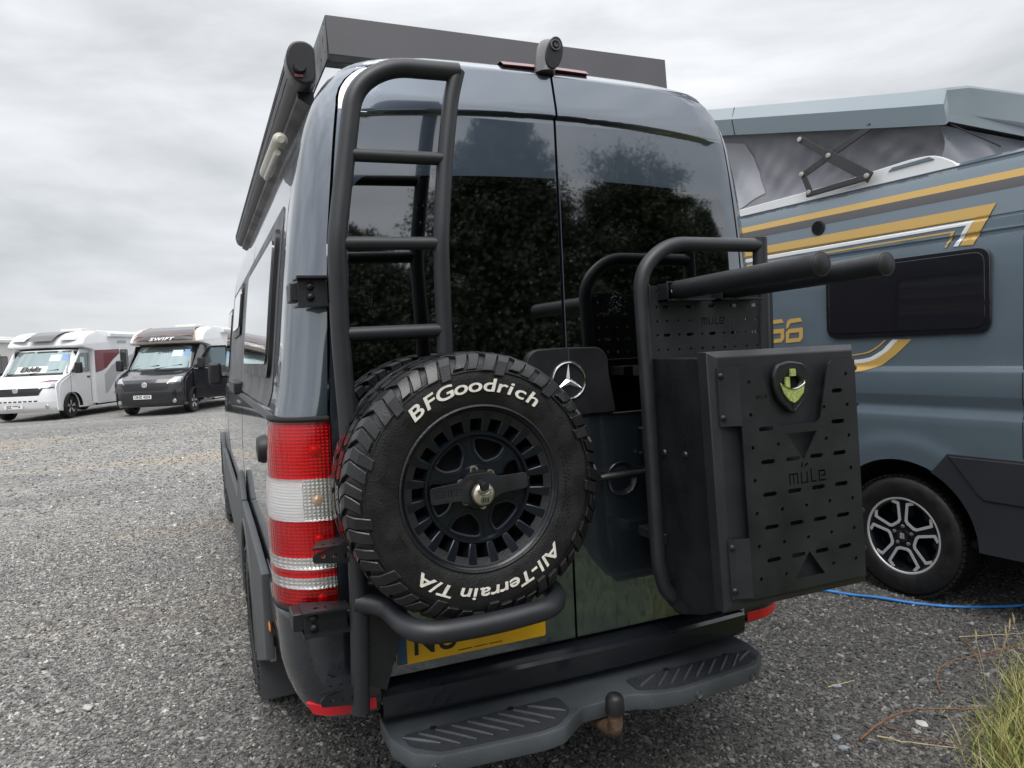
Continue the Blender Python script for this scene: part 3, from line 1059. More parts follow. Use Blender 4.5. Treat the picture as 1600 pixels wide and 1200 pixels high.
for zc, z2 in ((1.098, .032), (.678, .032)):
    ol = [(-.895, zc - .018), (-.80, zc - .030), (-.775, zc - .030), (-.775, zc + .030), (-.80, zc + .026), (-.895, zc + .006)]
    ol = [(p.x, p.y) for p in fillet([(a, b, 0) for a, b in ol], .008, 3, True)]
    h = [circ(-.865 + i * .033, zc - .002 - .003 * i, .0065 + .0012 * i, 10) for i in range(3)]
    b_ = link('gusset_bracket', plate_mesh([ol] + h, .008, REAR((0, -.125, 0))), 'powder', lad, 30)
    ol = [(-.895, -.02), (-.775, -.02), (-.775, .09), (-.87, .06)]
    link('flange', plate_mesh([ol] + [circ(-.86 + i * .03, .012, .006, 10) for i in range(3)], .006, TOP((0, -.11, zc + .022))), 'powder', b_, 30)
# lower stay plate going up to the carrier
ol = [(-.775, .70), (-.70, .66), (-.62, .90), (-.775, .93)]
link('stay_plate', plate_mesh([ol], .008, REAR((0, -.105, 0))), 'powder', lad, 30)

# ---- spare wheel carrier
car = MB().tube(fillet([(-.775, -.12, .945), (-.70, -.16, .93), (-.665, -.345, .90), (-.45, -.355, .895), (-.245, -.345, .905), (-.19, -.25, .91), (-.19, -.06, .92)], [0, .06, .09, .1, .09, .06, 0], 6), .031, 16).obj('wheel_carrier', 'powder_grey', van, 40)
mb = MB()
mb.box(-.79, -.12, -.065, -.030, 1.23, 1.29)
mb.obj('carrier_crossbar', 'powder', car, 30, .003)
MB().tube([(-.443, -.06, 1.27), (-.443, -.30, 1.27)], .055, 20).obj('wheel_boss', 'powder', car, 40)

# ---- storage box carrier: looped tube, pegboard, two bike arms
bc = MB().tube(fillet([(.694, -.19, 1.90), (.694, -.19, 1.992), (.30, -.19, 1.992), (.19, -.19, 1.90), (.224, -.19, .90), (.26, -.19, .79), (.70, -.19, .79), (.70, -.19, 1.90)], [0, .001, .13, .12, .09, .07, .1, 0], 7), .0245, 16).obj('box_carrier', 'powder_grey', van, 40)
MB().tube([(.694, -.19, 1.86), (.694, -.19, 2.018)], .0255, 16).obj('carrier_stub', 'powder_grey', bc, 40)
pg = [rrect(.212, .738, 1.612, 1.852, .008)]
for z in (1.829, 1.733, 1.638):
    for i, x in enumerate((.248, .286, .332, .379, .427, .473, .521, .566, .615, .662, .700)):
        if z > 1.8 and x > .27: continue
        if z == 1.733 and .40 < x < .53: continue
        pg.append(circ(x, z, .0052, 8))
for z in (1.781, 1.687):
    for x in (.284, .377, .470, .563, .654):
        pg.append(slot(x, z, .030, .011))
    for x in (.247, .333, .427, .519, .610, .697):
        if z < 1.7 or x in (.247, .697): pg.append(circ(x, z, .0052, 8))
pg += mule_cut(.474, 1.718, .095, .030, .0034)
link('pegboard', plate_mesh(pg, .005, REAR((0, -.196, 0))), 'powder', bc, 30)
for x, ylen, br in ((.288, -.862, (.255, .42)), (.506, -.868, (.482, .657))):
    a = MB().tube([(x + .01, -.20, 1.832), (x + .004, -.60, 1.838), (x, ylen, 1.842)], [.031, .031, .031], 20).obj('bike_arm', 'powder', bc, 40)
    MB().lathe([(-.004, .0), (-.003, .026), (.004, .032)], 20, (x, ylen, 1.842)).obj('end_cap', 'black', a, 50)
    mb = MB()
    mb.box(x - .035, x + .135, -.275, -.198, 1.797, 1.803)
    mb.box(x - .035, x + .135, -.245, -.198, 1.857, 1.862)
    mb.box(x - .035, x - .029, -.25, -.198, 1.797, 1.862)
    mb.obj('arm_bracket', 'powder', a, 30)
    MB().lathe([(-.008, 0), (-.007, .007), (0, .011)], 12, (x - .012, -.255, 1.829)).obj('bracket_screw', 'steel', a, 40)
for z in (1.55, .98):
    MB().box(.25, .75, -.185, -.03, z, z + .035).obj('carrier_crossbar', 'powder', bc, 30, .003)

# ---- roof edge: high brake light and reversing camera
mb = MB()
def blf(u, v):
    x = u
    y = .040 + BOW * (x / .6) ** 2 + (0 if v in (1, 2) else .02)
    return (x, y - (.016 if v == 1 else .010 if v == 2 else 0) + .016 * v, 2.616 - .02 * (x / .6) ** 2 + [0, .002, .019, .021][int(v)])
mb.grid(blf, lin(-.165, .16, 16), range(4))
bl = mb.obj('brake_light', 'brake', van, 50)
mb = MB()
mb.lathe([(.0, .05), (.0, .0)], 4, (0, 0, 0))
mb = MB()
cs = [(.020, 2.595, .036, .030), (.026, 2.64, .036, .032), (.036, 2.68, .033, .033), (.046, 2.705, .027, .029), (.054, 2.718, .021, .021), (.06, 2.724, .010, .010)]
V, F = [], []
for y, z, wx_, wy_ in cs:
    for j in range(16):
        a = 2 * PI * j / 16
        V.append((wx_ * math.cos(a), y + .014 + wy_ * math.sin(a) * 1.5, z))
for i in range(len(cs) - 1):
    for j in range(16):
        F.append((i * 16 + j, i * 16 + (j + 1) % 16, (i + 1) * 16 + (j + 1) % 16, (i + 1) * 16 + j))
F.append(tuple((len(cs) - 1) * 16 + j for j in range(16)))
F.append(tuple(range(16))[::-1])
rcam = MB().add(V, F).obj('reversing_camera', 'greyd', van, 60)
link('camera_face', plate_mesh([[(.029 * math.cos(2 * PI * i / 24) + .001 + .010 * math.sin(2 * PI * i / 24), .052 * math.sin(2 * PI * i / 24) + 2.652) for i in range(24)]], .010, REAR((0, -.009, 0)), .003), 'black', rcam, 40)
for v in rcam.data.vertices:
    v.co.x += -.018 + .03 * (v.co.z - 2.595) / .13
MB().lathe([(-.006, 0), (-.007, .009), (.0, .012), (.006, .013)], 18, (.004, -.016, 2.676)).obj('camera_lens', 'blackpaint', rcam, 40)
MB().lathe([(.004, .013), (-.004, .014), (-.004, .018), (.012, .021)], 18, (.004, -.016, 2.676)).obj('lens_ring', 'greyd', rcam, 40)

# ---- roof rack
mb = MB()
mb.hexa([(-.685, .335, 2.702), (.70, .335, 2.702), (.70, .345, 2.702), (-.685, .345, 2.702), (-.69, .345, 2.838), (.70, .345, 2.838), (.70, .355, 2.838), (-.69, .355, 2.838)])
rk = mb.obj('roof_rack', 'rack', van, 0, .002)
sp = Matrix(((0, 0, 1, 0), (1, 0, 0, 0), (0, 1, 0, 0), (0, 0, 0, 1)))     # plate x -> y, plate y -> z, normal -> x
for sx_ in (-.688, .70):
    ol = [(.345, 2.69), (3.6, 2.69), (3.6, 2.80), (.352, 2.838)]
    h = [slot(.42, 2.78, .012, .03), circ(.47, 2.73, .007, 8), circ(.38, 2.82, .005, 8), circ(.38, 2.725, .005, 8), slot(.62, 2.74, .03, .03), slot(.95, 2.75, .03, .03)]
    link('rack_side', plate_mesh([ol] + h, .006, Matrix.Translation((sx_, 0, 0)) @ sp), 'powder', rk, 30)
mb = MB()
for k in range(6):
    mb.box(-.68, .69, .5 + k * .55, .56 + k * .55, 2.74, 2.77)
mb.obj('rack_crossbars', 'powder', rk, 0, .002)

# ---- awning along the left gutter
pr_ = [(-.735, 2.592), (-.79, 2.586), (-.818, 2.60), (-.832, 2.635), (-.830, 2.668), (-.80, 2.702), (-.765, 2.708), (-.735, 2.69)]
aw = MB().prism([(x, .36, z) for x, z in [(p.x, p.y) for p in fillet([(a, b, 0) for a, b in pr_], .012, 3, True)]], (0, 3.75, 0)).obj('awning', 'rack', van, 35)
for z, x in ((2.618, -.8275), (2.645, -.8345), (2.662, -.8335)):
    MB().box(x, x + .004, .37, 4.10, z, z + .006).obj('awning_groove', 'black', aw, 0)
pc = [(-.742, 2.585), (-.785, 2.572), (-.815, 2.588), (-.836, 2.63), (-.836, 2.675), (-.815, 2.712), (-.772, 2.718), (-.742, 2.70)]
MB().prism([(p.x, .285, p.y) for p in fillet([(a, b, 0) for a, b in pc], .02, 4, True)], (0, .08, 0)).obj('awning_end_cap', 'black', aw, 40, .008, 3)
MB().tube([(-.795, .285, 2.625), (-.795, .262, 2.625)], [.022, .018], 14).obj('crank_eye', 'black', aw, 40)
MB().box(-.812, -.785, .279, .2855, 2.594, 2.603).obj('red_tab', 'brake', aw, 0)
MB().prism([(-.735, .40, 2.590), (-.79, .40, 2.588), (-.79, .40, 2.565), (-.735, .40, 2.53)], (0, 3.65, 0)).obj('awning_bracket', 'black', aw, 0)

# ---- left side: lamp, panels, windows, trim
MB().tube([(-.852, .42, 2.425), (-.852, .45, 2.43), (-.852, 1.02, 2.452), (-.852, 1.05, 2.452)], [.012, .027, .027, .012], 14).obj('side_lamp', 'beige', van, 50)
MB().tube([(-.862, .46, 2.39), (-.862, .92, 2.405)], .011, 10).obj('side_lamp_bar', 'beige', van, 50)

def side_patch(name, m, y0, y1, z0, z1, r, off, th, parent, sgn=-1, shear=0., smooth=35, ny=20, nz=14):
    """rounded sheet following the van's side"""
    us, vv = lin(0, 1, ny), lin(0, 1, nz)
    us = sorted(set(us + [.01, .03, .97, .99])); vv = sorted(set(vv + [.02, .05, .95, .98]))
    H_, L_ = z1 - z0, y1 - y0
    def pt(u, v, o):
        z = z0 + v * H_
        dz = min(v * H_, (1 - v) * H_)
        ins = r - math.sqrt(max(0, r * r - (r - dz) ** 2)) if dz < r else 0
        y = y0 + ins + u * (L_ - 2 * ins)
        return (sgn * (wz(z) + o), y + shear * (z - z0), z)
    nu, nv = len(us), len(vv)
    V = [pt(u, v, off) for v in vv for u in us]
    F = [(j * nu + i, j * nu + i + 1, (j + 1) * nu + i + 1, (j + 1) * nu + i) for j in range(nv - 1) for i in range(nu - 1)]
    ring = list(range(nu)) + [j * nu + nu - 1 for j in range(1, nv)] + [(nv - 1) * nu + i for i in range(nu - 2, -1, -1)] + [j * nu for j in range(nv - 2, 0, -1)]
    k = len(V)
    V += [(V[i][0] - sgn * th, V[i][1], V[i][2]) for i in ring]
    F += [(ring[(i + 1) % len(ring)], ring[i], k + i, k + (i + 1) % len(ring)) for i in range(len(ring))]
    if sgn < 0: F = [f[::-1] for f in F]
    return MB().add(V, F).obj(name, m, parent, smooth, fix=False)

for sgn in (-1, 1):
    sp_ = side_patch('side_panel', 'panel', .38, 4.3, 1.50, 2.20, .07, .003, .004, van, sgn)
    for y0, y1, z0, z1 in ((.46, 1.92, 1.60, 2.13), (2.70, 3.60, 1.83, 2.16)):
        fr = side_patch('side_window', 'black', y0, y1, z0, z1, .05, .017, .016, van, sgn)
        side_patch('window_pane', 'acrylic', y0 + .03, y1 - .03, z0 + .05, z1 - .035, .05, .0245, .008, fr, sgn)
    fr = side_patch('cab_window', 'black', 4.55, 5.35, 1.60, 2.12, .06, .004, .005, van, sgn)
    side_patch('window_pane', 'glass', 4.57, 5.33, 1.62, 2.10, .05, .007, .004, fr, sgn)
    side_patch('belt_trim', 'clad', .36, 4.4, 1.462, 1.482, .008, .010, .012, van, sgn, nz=6)
    side_patch('door_seam', 'gap', 4.38, 4.39, .62, 2.3, .001, .0012, .002, van, sgn)
    side_patch('panel_seam', 'gap', .262, .266, .95, 2.52, .001, .0008, .002, van, sgn)
    side_patch('panel_seam', 'gap', 2.05, 2.056, .9, 2.3, .001, .0008, .002, van, sgn)
mb = MB()
mb.box(-.990, -.935, 2.2, 2.95, 1.475, 1.545)
mb.obj('step_lamp', 'black', van, 30, .01)
MB().lathe([(-.966, .048), (-.985, .047), (-1.0, .04), (-1.004, .0)], 24, (0, .30, 1.37), 'x').obj('socket_cover', 'black', van, 40)
# wing mirror of the cab
mb = MB()
for sgn in (-1, 1):
    mb = MB()
    mb.box(sgn * 1.03 - .06, sgn * 1.03 + .06, 5.38, 5.48, 1.44, 1.66)
    mb.box(min(sgn * .9, sgn * 1.0), max(sgn * .9, sgn * 1.0), 5.42, 5.48, 1.50, 1.56)
    mb.obj('wing_mirror', 'black', van, 40, .03, 3)

# ---- grey wheel-arch cladding, mud flaps
def side_plate(ol, x, th, name, m, parent, bev=.006):
    return link(name, plate_mesh([ol], th, Matrix.Translation((x, 0, 0)) @ sp, bev), m, parent, 40)
for sgn in (-1, 1):
    arc = [(AX_R + .47 * math.cos(a), WR + .47 * math.sin(a)) for a in lin(R(-8), R(188), 28)]
    # rear quarter piece
    a1 = [(AX_R + .475 * math.cos(a), WR + .475 * math.sin(a)) for a in lin(R(75), R(185), 16)]
    side_plate([(.47, .60), (.47, .90), (1.1, .93), (1.70, .945)] + a1, sgn * .988, .03, 'arch_cladding', 'clad', van)
    a2 = [(AX_R + .475 * math.cos(a), WR + .475 * math.sin(a)) for a in lin(R(2), R(70), 12)]
    side_plate([(2.14, .42), (2.5, .42), (2.45, .80), (2.02, 1.06), (1.95, 1.06), (1.78, .945)] + a2[::-1], sgn * .988, .03, 'arch_cladding', 'clad', van)
    side_plate([(2.55, .46), (5.40, .46), (5.40, .82), (2.50, .82)], sgn * .982, .03, 'sill_cladding', 'clad', van)
    a3 = [(AX_F + .475 * math.cos(a), WR + .475 * math.sin(a)) for a in lin(R(5), R(175), 22)]
    a4 = [(AX_F + .56 * math.cos(a), WR + .54 * math.sin(a)) for a in lin(R(175), R(5), 22)]
    side_plate(a3 + a4, sgn * .985, .04, 'arch_cladding', 'clad', van)
    lip = MB()
    lip.tube([(sgn * .998, AX_R + .476 * math.cos(a), WR + .476 * math.sin(a)) for a in lin(R(0), R(180), 24)], .012, 8)
    lip.obj('arch_lip', 'clad', van, 60)
    for ya, top in ((1.10, .80), (5.43, .75)):
        mb = MB()
        mb.hexa([(sgn * .72, ya, .17), (sgn * .998, ya, .17), (sgn * .998, ya + .012, .17), (sgn * .72, ya + .012, .17), (sgn * .72, ya + .03, top), (sgn * .992, ya + .03, top), (sgn * .992, ya + .042, top), (sgn * .72, ya + .042, top)])
        mf = mb.obj('mud_flap', 'clad', van, 30, .004)
        if ya < 2:
            mb = MB()
            mb.box(sgn * .97 - .018, sgn * .97 + .018, .60, .63, .63, .70)
            mb.box(sgn * .97 - .012, sgn * .97 + .012, .58, .61, .54, .60)
            mb.obj('flap_clip', 'steel', mf, 30, .003)

# ================================================================== tyres and wheels
TR = .392          # outer tread radius
def tyre_carcass_mesh(seg=96):
    pr = [(.105, .20), (.112, .222), (.122, .236), (.1285, .262), (.1325, .292), (.1325, .318), (.1285, .340), (.120, .358), (.108, .371), (.085, .378), (0, .380)]
    full = [(-a, r) for a, r in pr] + [(a, r) for a, r in pr[::-1][1:]]
    return MB().lathe(full, seg).lathe([(-.1345, .3365), (-.1335, .340), (-.128, .341)], seg).lathe([(-.1235, .233), (-.1275, .236), (-.125, .241)], seg).mesh()

def blk(mb, prof_o, prof_i, a0, a1, skew, n=2):
    """tread block: outer profile (y, r) list and inner list, swept over a small angle, skewed"""
    k = len(prof_o)
    V = []
    for i in range(n):
        q = i / (n - 1)
        for pr in (prof_o, prof_i):
            for j, (y, r) in enumerate(pr):
                a = a0 + (a1 - a0) * q + skew[j]
                V.append((r * math.cos(a), y, r * math.sin(a)))
    F = []
    def I(i, l, j): return (i * 2 + l) * k + j
    for i in range(n - 1):
        for j in range(k - 1):
            F.append((I(i, 0, j), I(i, 0, j + 1), I(i + 1, 0, j + 1), I(i + 1, 0, j)))
        F.append((I(i, 0, 0), I(i + 1, 0, 0), I(i + 1, 1, 0), I(i, 1, 0)))
        F.append((I(i, 0, k - 1), I(i, 1, k - 1), I(i + 1, 1, k - 1), I(i + 1, 0, k - 1)))
    for i in (0, n - 1):
        for j in range(k - 1):
            F.append((I(i, 0, j), I(i, 1, j), I(i, 1, j + 1), I(i, 0, j + 1)))
    mb.add(V, F)

NB = 26
def shoulder_block_mesh(side, kind):
    """one big shoulder lug with its side biter (long or short)"""
    mb = MB()
    st = 2 * PI / NB
    low = (.129, .339) if kind else (.1325, .322)
    po = [(side * y, r) for y, r in ((.060, .3905), (.085, .390), (.106, .3845), (.126, .367), (low[0] + .0085, low[1] + .003))]
    pi_ = [(side * y, r) for y, r in ((.060, .375), (.085, .375), (.100, .368), (.113, .355), (low[0] - .002, low[1]))]
    sk = [.048, .006, -.026, -.004, .030]
    g = .40 if kind else .43
    blk(mb, po, pi_, -st * g, -st * .045, sk)
    blk(mb, po[:4] + [(po[4][0] , po[4][1] + (.006 if kind else .012))], pi_[:4] + [(pi_[4][0], pi_[4][1] + (.006 if kind else .012))], st * .0, st * (g - .02), [s * 1.15 for s in sk])
    me = mb.mesh()
    bm = bmesh.new(); bm.from_mesh(me)
    ed = [e for e in bm.edges if len(e.link_faces) == 2 and e.calc_face_angle(0) > R(35)]
    bmesh.ops.bevel(bm, geom=ed, offset=.0022, segments=1, affect='EDGES', profile=.5)
    bm.to_mesh(me); bm.free()
    return me

def tread_mesh():
    mb = MB()
    st = 2 * PI / NB
    for i in range(NB):
        a = i * st
        for s in (-1, 1):
            off = st * .35 if s > 0 else 0
            blk(mb, [(s * .006, .392), (s * .028, .392), (s * .050, .3915)], [(s * .006, .378), (s * .028, .378), (s * .050, .378)], a + off - st * .36, a + off + st * .02, [.0, .03, .012])
            blk(mb, [(s * .010, .392), (s * .030, .392), (s * .052, .3915)], [(s * .010, .378), (s * .030, .378), (s * .052, .378)], a + off + st * .10, a + off + st * .50, [-.012, .02, .0])
    return mb.mesh()

CARC, TREADM = tyre_carcass_mesh(), tread_mesh()
SHL = [shoulder_block_mesh(-1, k) for k in (0, 1)]
def rear_shoulder():
    ms = []
    for i in range(NB):
        m_ = shoulder_block_mesh(1, i % 2)
        m_.transform(Matrix.Rotation(-2 * PI * i / NB, 4, 'Y'))
        ms.append(m_)
    return join_meshes(ms)
RSH = rear_shoulder()
for m_ in SHL + [TREADM, RSH, CARC]:
    m_.materials.append(M['tread'])
CARC.materials[0] = M['rubber']

def raw(name, me, parent, smooth=None):
    o = bpy.data.objects.new(name, me)
    COL.objects.link(o)
    o.parent = parent
    return o

def off_road_tyre(parent, blocks=True):
    if not CARC.polygons[0].use_smooth:
        for m_, a in ((CARC, 40), (TREADM, 25), (RSH, 25), (SHL[0], 25), (SHL[1], 25)):
            m_.polygons.foreach_set('use_smooth', [True] * len(m_.polygons))
            m_.set_sharp_from_angle(angle=R(a))
    ty = raw('tyre', CARC, parent)
    t_ = raw('tread', TREADM, ty)
    t_['kind'] = 'stuff'
    t_ = raw('far_shoulder_lugs', RSH, ty)
    t_['kind'] = 'stuff'
    for i in range(NB):
        o = raw('shoulder_lug', SHL[i % 2], ty)
        o.rotation_euler = (0, -2 * PI * i / NB, 0)
    return ty

def curved_text(txt, r, ang_c, size, step, y, bold, parent, m, name, widths=None):
    """letters with tops outward, running clockwise as seen from -y; ang_c = centre angle"""
    W = {'i': .52, 'l': .50, 'r': .74, '-': .66, '/': .70, ' ': .55, 'G': 1.22, 'T': 1.0, 'B': 1.1, 'F': 1.02, 'A': 1.15, 'I': .5}
    ws = [W.get(c, 1.0) for c in txt]
    tot = sum(ws)
    acc = 0
    ms = []
    for c, w_ in zip(txt, ws):
        a = ang_c + (tot / 2 - acc - w_ / 2) * step
        acc += w_
        if c == ' ': continue
        me = text_mesh(c, size, .0022, None, bold, .12)
        # local: x right, y up(outward)
        ex = Vector((math.sin(a), 0, -math.cos(a)))
        ey = Vector((math.cos(a), 0, math.sin(a)))
        ez = Vector((0, -1, 0))
        me.transform(Matrix.Diagonal((1.55, 1, 1, 1)))
        me.transform(frame(ey * r + Vector((0, y, 0)), ex, ey, ez))
        link(name, me, m, parent, 0)

# ---- the spare wheel on the back doors
spare = empty('spare_wheel', (-.443, -.195, 1.272), 0, 'black spare wheel with chunky off-road tyre and white lettering, padlocked to the campervan rear', 'spare wheel')
ty = off_road_tyre(spare)
ty.rotation_euler = (0, .04, 0)
curved_text('BFGoodrich', .294, R(95), .052, .148, -.1340, .0007, ty, 'letter', 'sidewall_letter')
curved_text('All-Terrain T/A', .294, R(-84), .049, .130, -.1340, .0006, ty, 'letter', 'sidewall_letter')
fine = MB()
for k in range(70):
    a = R(-28 + k * .9) if k < 60 else R(150 + k * .9)
    if k % 11 > 8: continue
    r = .262 + .012 * (k % 3)
    fine.obox((r * math.cos(a), -.1312, r * math.sin(a)), (-math.sin(a), 0, math.cos(a)), (math.cos(a), 0, math.sin(a)), (0, 1, 0), .0016, .003, .0012)
fine.obj('moulded_text', 'rubber', ty, 0)

# rim
def plate_rim(parts_parent):
    mb = MB()
    mb.lathe([(-.100, .228), (-.112, .230), (-.118, .236), (-.120, .231), (-.113, .223), (-.098, .219), (-.03, .205), (.09, .20)], 72)
    rim = mb.obj('rim', 'rimblack', parts_parent, 40)
    MB().lathe([(-.02, .205), (-.025, .05), (-.02, 0)], 48).obj('rim_barrel_floor', 'dark', rim, 40)
    # outer ring of 20 bars between the slots
    mb = MB()
    mb.lathe([(-.062, .146), (-.088, .149), (-.096, .153), (-.096, .160), (-.088, .164), (-.060, .166)], 72)
    mb.obj('rim_inner_ring', 'rimblack', rim, 40)
    for k in range(20):
        a = 2 * PI * (k + .5) / 20
        ca, sa = math.cos(a), math.sin(a)
        def P(r, t, y): return (r * ca - t * sa, y, r * sa + t * ca)
        mb = MB()
        mb.hexa([P(.160, -.0095, -.094), P(.160, .0095, -.094), P(.222, .0165, -.112), P(.222, -.0165, -.112),
                 P(.160, -.018, -.045), P(.160, .018, -.045), P(.222, .026, -.045), P(.222, -.026, -.045)])
        mb.obj('rim_bar', 'rimblack', rim, 30, .003)
    # dished centre with six pockets
    ol = [circ(0, 0, .150, 72)]
    for k in range(6):
        a = 2 * PI * (k + .18) / 6
        pk = []
        for (r, t) in ((.072, 0), (.098, -.040), (.136, -.052), (.143, -.02), (.143, .02), (.136, .052), (.098, .040)):
            pk.append((r * math.cos(a) - t * math.sin(a), r * math.sin(a) + t * math.cos(a), 0))
        ol.append([(p.x, p.y) for p in fillet(pk, .016, 4, True)])
    face = link('rim_face', plate_mesh(ol, .022, REAR((0, -.074, 0)), .006), 'rimblack', rim, 40)
    for k in range(6):
        a = 2 * PI * (k + .18) / 6
        pk = [(r * math.cos(a) - t * math.sin(a), r * math.sin(a) + t * math.cos(a), 0) for (r, t) in ((.066, 0), (.094, -.047), (.138, -.060), (.146, -.02), (.146, .02), (.138, .060), (.094, .047))]
        pi2 = [(r * math.cos(a) - t * math.sin(a), r * math.sin(a) + t * math.cos(a), 0) for (r, t) in ((.080, 0), (.101, -.034), (.133, -.045), (.140, -.02), (.140, .02), (.133, .045), (.101, .034))]
        A = [(p.x, p.y) for p in fillet(pk, .018, 4, True)]
        B = [(p.x, p.y) for p in fillet(pi2, .018, 4, True)]
        n = len(A)
        V = [(x, -.087, z) for x, z in A] + [(x, -.050, z) for x, z in B]
        MB().add(V, [(i, (i + 1) % n, n + (i + 1) % n, n + i) for i in range(n)]).obj('pocket_wall', 'rimblack', rim, 60)
    MB().lathe([(-.085, .066), (-.092, .062), (-.092, .0)], 48).obj('hub_plate', 'rimblack', rim, 40)
    for k in range(6):
        a = 2 * PI * (k + .7) / 6
        c = (.052 * math.cos(a), -.0925, .052 * math.sin(a))
        MB().lathe([(.004, 0), (.004, .007), (-.001, .008), (-.002, .0125), (.002, .0135)], 18, c).obj('nut_hole', 'brass', rim, 40)
        MB().lathe([(-.0005, 0), (-.0005, .0072)], 14, c).obj('hole_shadow', 'dark', rim, 0)
    return rim
rim = plate_rim(spare)
ol = [(-.148, -.026), (-.06, -.026), (-.042, -.038), (.042, -.034), (.06, -.022), (.146, -.018), (.146, .026), (.055, .026), (.038, .042), (-.038, .042), (-.055, .024), (-.148, .020)]
ol = [(p.x, p.y) for p in fillet([(a, b, 0) for a, b in ol], .010, 3, True)]
bar = link('clamp_bar', plate_mesh([ol] + mule_cut(-.095, -.014, .078, .026, .0030), .008, REAR((0, -.108, 0)), .001), 'powder', spare, 30)
bar.rotation_euler = (0, R(-2), 0)
for x, z in ((.09, .003), (.15, .01), (-.085, .01)):
    MB().lathe([(-.0008, 0), (-.0006, .0035)], 10, (x, -.1125, z)).obj('bar_hole', 'dark', bar, 0)
# disc padlock
pl = MB().lathe([(-.122, 0), (-.145, .002), (-.149, .018), (-.146, .029), (-.136, .034), (-.124, .031)], 36, (-.002, 0, -.012)).obj('padlock', 'brass', spare, 50)
MB().tube([(-.002, -.115, .014), (-.002, -.150, .012), (-.002, -.158, .012)], [.014, .0145, .010], 16).obj('locking_pin', 'black', pl, 50)
MB().lathe([(-.148, .018), (-.151, .021), (-.148, .024)], 24, (-.002, 0, .010), a0=R(200), a1=R(340)).obj('padlock_rim', 'steel', pl, 40)
link('padlock_plate', plate_mesh([[(-.012, -.012), (.012, -.012), (.014, .008), (-.014, .008)]], .003, REAR((-.002, -.1495, -.025))), 'steel', pl, 0)
mb = MB()
for k in range(3):
    mb.box(-.010 + k * .007, -.006 + k * .007, -.1518, -.1508, -.033, -.021)
mb.obj('padlock_mark', 'ink', pl, 0)

# ---- the campervan's own four wheels
def road_wheel(x, y, sgn, parent):
    h = empty('wheel', (x, y, WR), 0, parent=parent)
    h.rotation_euler = (0, 0, -PI / 2 if sgn < 0 else PI / 2)
    t1 = raw('tyre', CARC, h)
    # tread joined to the carcass part to keep to three levels
    for nm, me in (('tread', TREADM), ('shoulder_lugs', RSH)):
        o = raw(nm, me, h)
        o['kind'] = 'stuff'
    o = raw('shoulder_lugs', RSH, h)
    o['kind'] = 'stuff'
    o.rotation_euler = (0, 0, PI)
    MB().lathe([(-.10, .23), (-.118, .235), (-.11, .222), (-.05, .20), (-.06, .07), (-.085, .05), (-.085, 0)], 40).obj('rim', 'rimblack', h, 40)
    return h
for sgn in (-1, 1):
    for y in (AX_R, AX_F):
        road_wheel(sgn * .865, y, sgn, van)

# ================================================================== storage box
box = empty('storage_box', (.52, -.30, .85), 0, 'black metal storage box with slotted front plate and lime shield badge', 'storage box')
BO = Vector((.52, -.30, .85))
def bmat(name, me, m, parent, smooth=30, bevel=0):
    for v in me.vertices:          # the box hangs very slightly out of square
        v.co.x += .045 * (1.6 - v.co.z)
    me.transform(Matrix.Translation(-BO))
    o = link(name, me, m, parent, smooth)
    if bevel:
        b = o.modifiers.new('bevel', 'BEVEL'); b.width = bevel; b.segments = 2; b.limit_method = 'ANGLE'
    return o
mb = MB()
pr_ = [(-.165, .70), (-.125, .86), (-.125, 1.612), (-.445, 1.612), (-.445, .842), (-.42, .80), (-.33, .765)]
pr_ = [(-.125, .80), (-.125, 1.612), (-.447, 1.612), (-.447, .845), (-.36, .79), (-.25, .755), (-.17, .76)]
mb.prism([(.236, y, z) for y, z in pr_], (.545, 0, 0))
bmat('box_body', mb.mesh(), 'powder', box, 30, .004)
MB_ = MB().tube([(.250, -.20, .785), (.765, -.20, .785)], .045, 18)
bmat('rounded_bottom', MB_.mesh(), 'powder', box, 40)
for y, z in ((-.21, 1.297), (-.325, 1.303)):
    m_ = MB().lathe([(0, .012), (-.006, .009), (-.008, 0)], 12, (.2355, y, z), 'x').mesh()
    bmat('rivet', m_, 'powder_grey', box, 40)
# lid: bevelled tray
def ring_box(x0, x1, z0, z1, y): return [(x0, y, z0), (x1, y, z0), (x1, y, z1), (x0, y, z1)]
mb = MB()
L0, L1, L2 = ring_box(.214, .792, .842, 1.630, -.447), ring_box(.214, .792, .842, 1.630, -.492), ring_box(.238, .775, .866, 1.612, -.508)
V = L0 + L1 + L2
F = [(0, 3, 2, 1)]
for a in (0, 4):
    for i in range(4):
        F.append((a + i, a + (i + 1) % 4, a + 4 + (i + 1) % 4, a + 4 + i))
F.append((8, 9, 10, 11))
mb.add(V, F)
bmat('lid', mb.mesh(), 'powder_grey', box, 20, .003)
